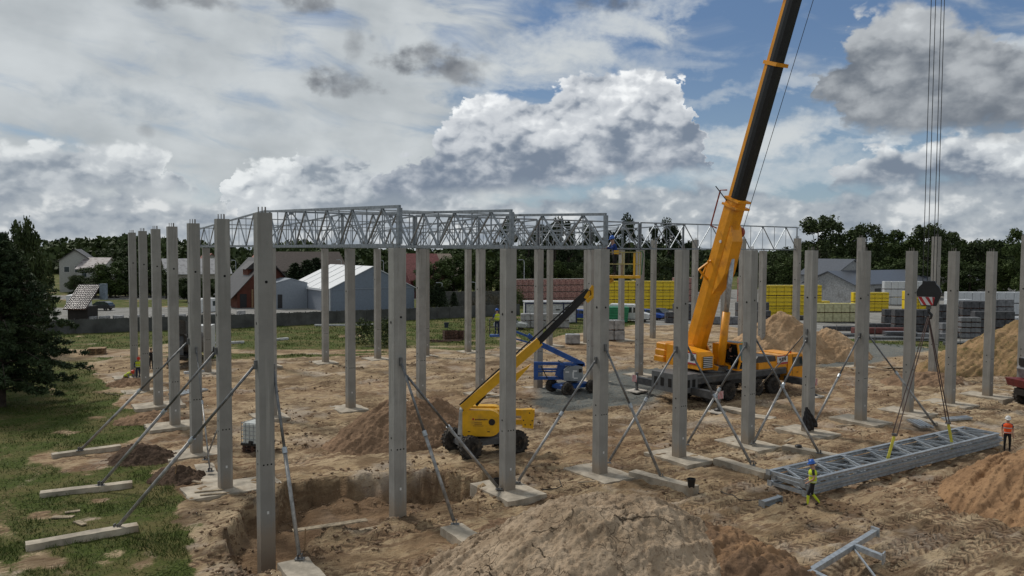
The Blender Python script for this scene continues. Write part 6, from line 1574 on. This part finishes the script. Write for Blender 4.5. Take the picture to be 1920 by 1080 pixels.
# ------------------------------------------------------------------ trees
def leaf_mat(name, c1, c2):
    M = bpy.data.materials.new(name); M.use_nodes = True; t = M.node_tree; b = t.nodes['Principled BSDF']; b.inputs['Roughness'].default_value = .7; b.inputs['Specular IOR Level'].default_value = .2
    g = t.nodes.new('ShaderNodeNewGeometry'); oi = t.nodes.new('ShaderNodeObjectInfo')
    n = noise(t, g.outputs['Position'], .5, 3, .6); r = E_(t, oi.outputs['Random'])
    t.links.new(mixc(t, (n.ss(.35,.65)*.7+r*.3), c1, c2), b.inputs['Base Color'])
    return M
LEAF1 = leaf_mat('leaf_dark', (.028,.045,.016), (.064,.088,.030)); LEAF2 = leaf_mat('leaf_mid', (.038,.062,.018), (.075,.105,.030)); NEED = leaf_mat('needles', (.020,.034,.016), (.038,.055,.023)); NEARN = leaf_mat('near_needles', (.022,.040,.018), (.060,.085,.034)); BARK = mat('bark', (.055,.042,.032), .95, var=.3, scale=4)
def leaves_mesh(name, centres, radii, n_each, size, m, seed, shell=.55, flat=1.0, elong=1.0):
    r = np.random.default_rng(seed); V = []; 
    for (c, rad) in zip(centres, radii):
        d = r.normal(size=(n_each,3)); d /= np.linalg.norm(d, axis=1)[:,None]
        q = (shell + (1-shell)*r.random(n_each))[:,None]*d*np.array([rad,rad,rad*flat]) + np.array(c)
        V.append(q)
    C_ = np.concatenate(V); N = len(C_)
    a = r.normal(size=(N,3)); a /= np.linalg.norm(a, axis=1)[:,None]; b = r.normal(size=(N,3)); b -= a*(a*b).sum(1)[:,None]; b /= np.linalg.norm(b, axis=1)[:,None]
    s = size*(.6+.8*r.random(N))[:,None]
    vs = np.stack([C_-a*s*elong, C_-b*s*.6, C_+a*s*elong, C_+b*s*.6], 1).reshape(-1,3)
    me = bpy.data.meshes.new(name); me.vertices.add(N*4); me.vertices.foreach_set('co', vs.reshape(-1).astype(np.float32))
    me.loops.add(N*4); me.loops.foreach_set('vertex_index', np.arange(N*4, dtype=np.int32)); me.polygons.add(N); me.polygons.foreach_set('loop_start', np.arange(0, N*4, 4, dtype=np.int32)); me.update(); me.validate(); me.materials.append(m)
    return me
def tree_proto(kind, seed, m):
    r = random.Random(seed); cs = []; rs = []
    if kind == 'broad':
        for k in range(34):
            a = r.uniform(0, 6.28); z = r.uniform(.14, .93); R = .38*math.sqrt(max(.08, 1-((z-.52)/.46)**2)); q = r.uniform(.25, 1)*R
            cs.append((q*math.cos(a), q*math.sin(a), z)); rs.append(r.uniform(.07, .13))
        n, sz = 200, .020
    elif kind == 'pine':
        for k in range(17):
            a = r.uniform(0, 6.28); z = r.uniform(.30, .97); R = .26*math.sqrt(max(.05, 1-((z-.66)/.40)**2)); q = r.uniform(.2, 1.1)*R
            cs.append((q*math.cos(a), q*math.sin(a), z)); rs.append(r.uniform(.045, .095))
        n, sz = 190, .017
    else:
        for k in range(46):
            z = .06+.92*k/46; R = .17*(1-z)**.8+.01; a = k*2.4
            cs.append((R*.6*math.cos(a), R*.6*math.sin(a), z)); rs.append(R*.75+.012)
        n, sz = 70, .018
    me = leaves_mesh('crown', cs, rs, n, sz, m, seed, .35)
    tm = MB(); tm.tube([(0,0,-.02),(.01,0,.3),(0,.01,.6),(0,0,.85)], [.022,.017,.010,.003], 8)
    for k in range(7):
        c = r.choice(cs); z0 = r.uniform(.25,.6); tm.tube([(0,0,z0), (c[0]*.5,c[1]*.5,(z0+c[2])/2), c], [.008,.005,.002], 5)
    return me, tm.mesh('trunk', BARK)
PT = {('broad',i): tree_proto('broad', 100+i, (LEAF1,LEAF2,LEAF1)[i]) for i in range(3)}
PT.update({('pine',i): tree_proto('pine', 200+i, NEED) for i in range(2)}); PT[('fir',0)] = tree_proto('fir', 300, NEED)
def tree(kind, var, px, ty, Z_, wpx, label, name=None, base_z=0, group=None):
    q = PY(px, ty, Z_); h = q.z-base_z; nat = {'broad': .80, 'pine': .60, 'fir': .34}[kind]
    w = wpx/FPX*Z_/nat
    t = thing(name or {'broad':'broadleaf_tree','pine':'pine_tree','fir':'fir_tree'}[kind], label, 'tree', (q.x,q.y,base_z), (px*37 % 628)/100, group)
    cr, tr = PT[(kind, var % (3 if kind == 'broad' else 2 if kind == 'pine' else 1))]
    for nm, me_ in (('crown', cr), ('trunk', tr)):
        o = bpy.data.objects.new(nm, me_); COL.objects.link(o); o.parent = t; o.scale = (w,w,h)
    return t
rt = [(1535,404,190,92),(1500,450,200,60),(1590,425,205,74),(1625,418,200,60),(1662,434,215,60),(1702,428,205,70),(1738,419,195,66),(1772,432,205,60),(1808,447,215,62),(1845,448,205,64),(1880,448,200,60),(1922,425,175,60),(1465,474,190,60),(1425,480,195,60)]
for k, (px, ty, Z_, w) in enumerate(rt): tree('broad', k*2, px, ty, Z_, w*1.35, 'tall dark tree of the wood behind the right columns, %s' % (ordi(k)+' of it from the left' if k < 12 else ('low one behind the boom' if k == 12 else 'lowest one beside the boom')), group='trees behind the pallet yard')
fill = [(1480+34*k, 478+((k*37)%22), 170+((k*13)%18), 70) for k in range(13)]
for k, (px, ty, Z_, w) in enumerate(fill): tree('broad', k*2+((k%3)==0), px, ty, Z_, w*1.25, 'lower tree filling the wood edge behind the workshops, number %s from the left' % (ordi(k) if k < 12 else 'thirteen'), group='lower trees behind the workshops')
ct = [(958,407,172,46),(992,414,176,46),(1042,412,178,50),(1066,403,180,50),(1102,424,184,40),(1150,424,184,44),(1180,405,182,40),(1216,418,186,44),(1254,414,188,46),(1290,432,190,40),(1020,440,190,44),(1128,440,190,44)]
for k, (px, ty, Z_, w) in enumerate(ct): tree('pine', k, px, ty, Z_, w*1.5, 'dark pine showing through the roof trusses, %s of the pines listed from the left' % ordi(k), group='pines behind the trusses')
for k in range(14):
    px = 965+k*27; tree('broad', 0 if k % 3 else 1, px, 478+((k*29)%26), 162+((k*17)%14), 62, 'dark bushy tree closing the view behind the packs, %s place from the left' % (ordi(k) if k < 12 else ('thirteenth','fourteenth')[k-12]), group='bushy trees behind the packs')
for k, (px, ty, Z_, w) in enumerate(((812,486,160,70),(850,474,165,70),(893,474,165,66),(930,480,168,60),(780,500,170,40),(958,490,160,50))):
    tree('broad', 1, px, ty, Z_, w*1.2, 'green bushy tree right of the tent hall, %s from the left' % ordi(k), group='green trees right of the tent hall')
for k, (px, ty, Z_, w) in enumerate(((806,534,133,20),(818,532,133,20),(829,536,133,20),(851,547,135,16))):
    tree('fir', 0, px, ty, Z_, w*1.3, 'narrow clipped thuja beside the garden wall, %s from the left' % ordi(k), name='thuja', group='thujas by the garden wall')
for k, (px, ty, Z_, w) in enumerate(((530,505,200,30),(553,492,190,34),(575,486,190,36),(592,482,195,36),(505,515,205,26),(645,500,210,30))):
    tree('fir', 0, px, ty, Z_, w*1.5, 'dark fir behind the garage and tent hall, %s of six' % ordi(k), group='firs behind the tent hall')
for k, (px, ty, Z_, w) in enumerate(((176,500,165,60),(205,488,160,70),(240,480,170,70),(275,492,165,60),(300,500,168,50),(352,520,150,44),(380,528,148,40),(412,524,150,40),(150,515,175,40),(225,465,200,80),(260,470,205,70),(330,505,178,50))):
    tree('broad', k, px, ty, Z_, w*1.3, 'dark tree behind the road on the left, %s of twelve' % ordi(k), group='trees behind the left road')
for k in range(16):
    px = 140+k*19; tree('broad', 2, px, 520+((k*7)%12), 158+((k*5)%9), 46, 'low dark bush closing the road edge, place %s from the left' % (ordi(k) if k < 12 else ('thirteenth','fourteenth','fifteenth','sixteenth')[k-12]), name='bush', group='bushes along the left road')
# far woods: one mass
r = np.random.default_rng(5); cs = []; rs = []
prof_ = [(-300,440),(60,448),(130,445),(200,437),(280,436),(330,444),(390,452),(440,458),(520,452),(556,444),(600,454),(700,460),(800,462),(900,458),(1000,455),(1100,452),(1300,456),(1360,466),(1440,468),(1500,460),(1700,450),(1900,452),(2300,450)]
for k in range(1500):
    px = r.uniform(-280, 2250); ty = np.interp(px, [a[0] for a in prof_], [a[1] for a in prof_]); Z_ = r.uniform(300, 420)
    q = PY(px, ty + r.uniform(0, 60)**1.0*(1 if r.random() < .7 else .1), Z_); rad = r.uniform(3.0, 6.5)
    cs.append((q.x, q.y, q.z-rad*1.1)); rs.append(rad)
me_ = leaves_mesh('forest', cs, rs, 75, 1.25, LEAF1, 9, .7, 1.0)
o = bpy.data.objects.new('forest', me_); COL.objects.link(o); tag(o, 'far dark woodland closing the horizon behind the site', 'forest', kind='stuff')
hm = MB(); n = 80
for k in range(n):
    pass
vs = []; 
for k in range(n+1):
    px = -500+3000*k/n; ty = np.interp(px, [a[0] for a in prof_], [a[1] for a in prof_]); q = PY(px, ty+16, 430); b_ = PY(px, 480, 300); vs += [(b_.x, b_.y, -2), (q.x, q.y, q.z), (q.x*1.6, q.y*1.6, q.z)]
fs = []
for k in range(n): fs += [(k*3,k*3+3,k*3+4,k*3+1),(k*3+1,k*3+4,k*3+5,k*3+2)]
hm.add(vs, fs); o = hm.build('hills', mat('wood_floor', (.020,.030,.014), 1.0, var=.3, scale=.05)); o['kind'] = 'structure'

# the big near tree on the left edge
def big_conifer(px, py, H, R, label, seed):
    p = G(px, py); t = thing('conifer_tree', label, 'tree', (p.x,p.y,gz(p.x,p.y)), 0); r = random.Random(seed)
    tr = MB(); tr.tube([(0,0,-.2),(.05,0,H*.3),(-.05,.05,H*.6),(0,0,H)], [.24,.18,.11,.03], 10)
    cs = []; rs = []
    for k in range(120):
        f = (k+.5)/120; z = 1.3 + (H-1.3)*f; a = k*2.399+r.uniform(-.3,.3); L = R*(1-f**1.5)*(.70+.45*r.random())*(1 if f > .12 else .7)+.35
        dz_ = -.10*L if f < .5 else .16*L
        e = (math.cos(a)*L, math.sin(a)*L, z+dz_)
        mid = (e[0]*.5, e[1]*.5, z+.06*L); tr.tube([(0,0,z-.25), mid, e], [.05*(1-f)+.02, .03, .008], 5)
        n = int(5+L*3.2)
        for q in range(n):
            u = .22+.80*q/n; x = e[0]*u; y = e[1]*u; w_ = .55*(1-u*.45)*min(1, L*.4)
            cs.append((x+r.uniform(-w_,w_), y+r.uniform(-w_,w_), z+dz_*u*u+r.uniform(-.15,.22))); rs.append(r.uniform(.20,.42))
    me_ = leaves_mesh('crown', cs, rs, 38, .075, NEARN, seed, .1, .55, 1.9)
    o = bpy.data.objects.new('crown', me_); COL.objects.link(o); o.parent = t
    tr.build('trunk', BARK, t)
big_conifer(4, 764, 10.7, 4.9, 'big dark conifer filling the left edge of the photo', 12)
tree('broad', 0, 42, 408, 62, 78, 'tall leafy tree behind the big conifer at the left edge', name='broadleaf_tree')
tree('broad', 2, -30, 430, 56, 150, 'leafy tree cut by the left edge behind the big conifer')
tree('broad', 2, 78, 478, 75, 60, 'smaller leafy tree showing right of the big conifer top')

# bushes / brushwood
def bush(px, py, w, h, label, m=LEAF1, seed=1, name='bush', n=160, size=.10):
    p = G(px, py); r = random.Random(seed); cs = []; rs = []
    for k in range(22):
        a = r.uniform(0,6.28); q = r.uniform(0,1)**.6; cs.append((math.cos(a)*q*w/2, math.sin(a)*q*w*.35, h*(1-q*q)*r.uniform(.3,.85))); rs.append(r.uniform(.3,.5)*min(w*.35,h*.6))
    me_ = leaves_mesh(name, cs, rs, n, size, m, seed, .3); o = bpy.data.objects.new(name, me_); COL.objects.link(o); o.location = (p.x,p.y,gz(p.x,p.y)); tag(o, label, 'bush')
bush(706, 648, 6.2, 3.6, 'heap of dark cut brushwood in front of the tent hall', seed=4, name='brushwood_heap')
bush(960, 577, 5.2, 4.2, 'green bush in front of the brick packs', LEAF2, 6)
bush(925, 578, 9, 4.4, 'brownish scrub behind the panel fence', mat('scrub', (.075,.065,.04), .9), 8)

# ------------------------------------------------------------------ grass and clods
def scatter_grass():
    r = np.random.default_rng(3); pts = []
    N = 420000
    y = 20*np.exp(r.random(N)*math.log(130/20)); u = r.uniform(-.95, .55, N); x = (y+6)*u
    F = fields(x, y); g = F['grass']; h_, _ = ground_h(x, y, F)
    clump = fbm(x*.5, y*.5, 3, 88)
    keep = (g > .55) & (F['yard'] < .3) & (r.random(N) < np.clip(.55+clump*.9, .12, 1)) & (F['pit'] < -.2)
    x, y, h_, clump = x[keep], y[keep], h_[keep], clump[keep]; n = len(x)
    tall = np.exp(-((x+27+ (y-30)*.55)/3.2)**2)*(y < 48)
    H = (.05+.09*r.random(n)+.14*np.clip(clump,0,1))*(1+1.8*tall)*(1+(y > 55)*.4); W_ = .007+.00035*y
    a = r.uniform(0, 6.28, n); lx = r.normal(0, .10, n)*1; ly = r.normal(0, .10, n)
    v0 = np.stack([x-np.cos(a)*W_, y-np.sin(a)*W_, h_-.02], 1); v1 = np.stack([x+np.cos(a)*W_, y+np.sin(a)*W_, h_-.02], 1)
    v2 = np.stack([x+lx, y+ly, h_+H], 1)
    vs = np.stack([v0,v1,v2],1).reshape(-1,3)
    me = bpy.data.meshes.new('grass'); me.vertices.add(n*3); me.vertices.foreach_set('co', vs.reshape(-1).astype(np.float32)); me.loops.add(n*3); me.loops.foreach_set('vertex_index', np.arange(n*3, dtype=np.int32))
    me.polygons.add(n); me.polygons.foreach_set('loop_start', np.arange(0, n*3, 3, dtype=np.int32)); me.update(); me.validate()
    me.materials.append(leaf_mat('grass_blades', (.048,.074,.015), (.100,.125,.032)))
    o = bpy.data.objects.new('grass', me); COL.objects.link(o); tag(o, 'uneven green grass around the left and back of the site', 'grass', kind='stuff')
scatter_grass()
def scatter_clods():
    r = np.random.default_rng(8); N = 42000
    y = 19*np.exp(r.random(N)*math.log(85/19)); u = r.uniform(-.55, .95, N); x = (y+4)*u
    F = fields(x, y); h_, _ = ground_h(x, y, F); cl = fbm(x*.45, y*.45, 3, 99)
    keep = (F['site'] > .3) & (F['grav'] < .4) & ((r.random(N) < np.clip(.05+(cl-.08)*2.4, 0, .85)) | ((F['pit'] > -1.3) & (F['pit'] < .9) & (r.random(N) < .75)))
    x, y, h_ = x[keep], y[keep], h_[keep]; n = len(x)
    base = np.array([(1,0,0),(-1,0,0),(0,1,0),(0,-1,0),(0,0,1),(0,0,-1)], float); fc = np.array([(0,2,4),(2,1,4),(1,3,4),(3,0,4),(2,0,5),(1,2,5),(3,1,5),(0,3,5)])
    s = (.022+.075*r.random(n)**3)*(1+y*.006); P = base[None]*(s[:,None,None]*(.6+.8*r.random((n,6,1)))) + r.normal(0,.012,(n,6,3)); P[:,:,2] *= .7
    P += np.stack([x,y,h_+s*.25],1)[:,None,:]
    vs = P.reshape(-1,3); f = (fc[None]+6*np.arange(n)[:,None,None]).reshape(-1)
    me = bpy.data.meshes.new('clods'); me.vertices.add(n*6); me.vertices.foreach_set('co', vs.reshape(-1).astype(np.float32)); me.loops.add(n*24); me.loops.foreach_set('vertex_index', f.astype(np.int32))
    me.polygons.add(n*8); me.polygons.foreach_set('loop_start', np.arange(0, n*24, 3, dtype=np.int32)); me.polygons.foreach_set('use_smooth', np.ones(n*8, bool)); me.update(); me.validate()
    me.materials.append(mat('clod_soil', (.26,.175,.105), .95, var=.3, scale=.8, col2=(.14,.09,.058)))
    o = bpy.data.objects.new('soil_clods', me); COL.objects.link(o); tag(o, 'loose clods and crumbs of soil strewn over the sand', 'soil', kind='stuff')
scatter_clods()
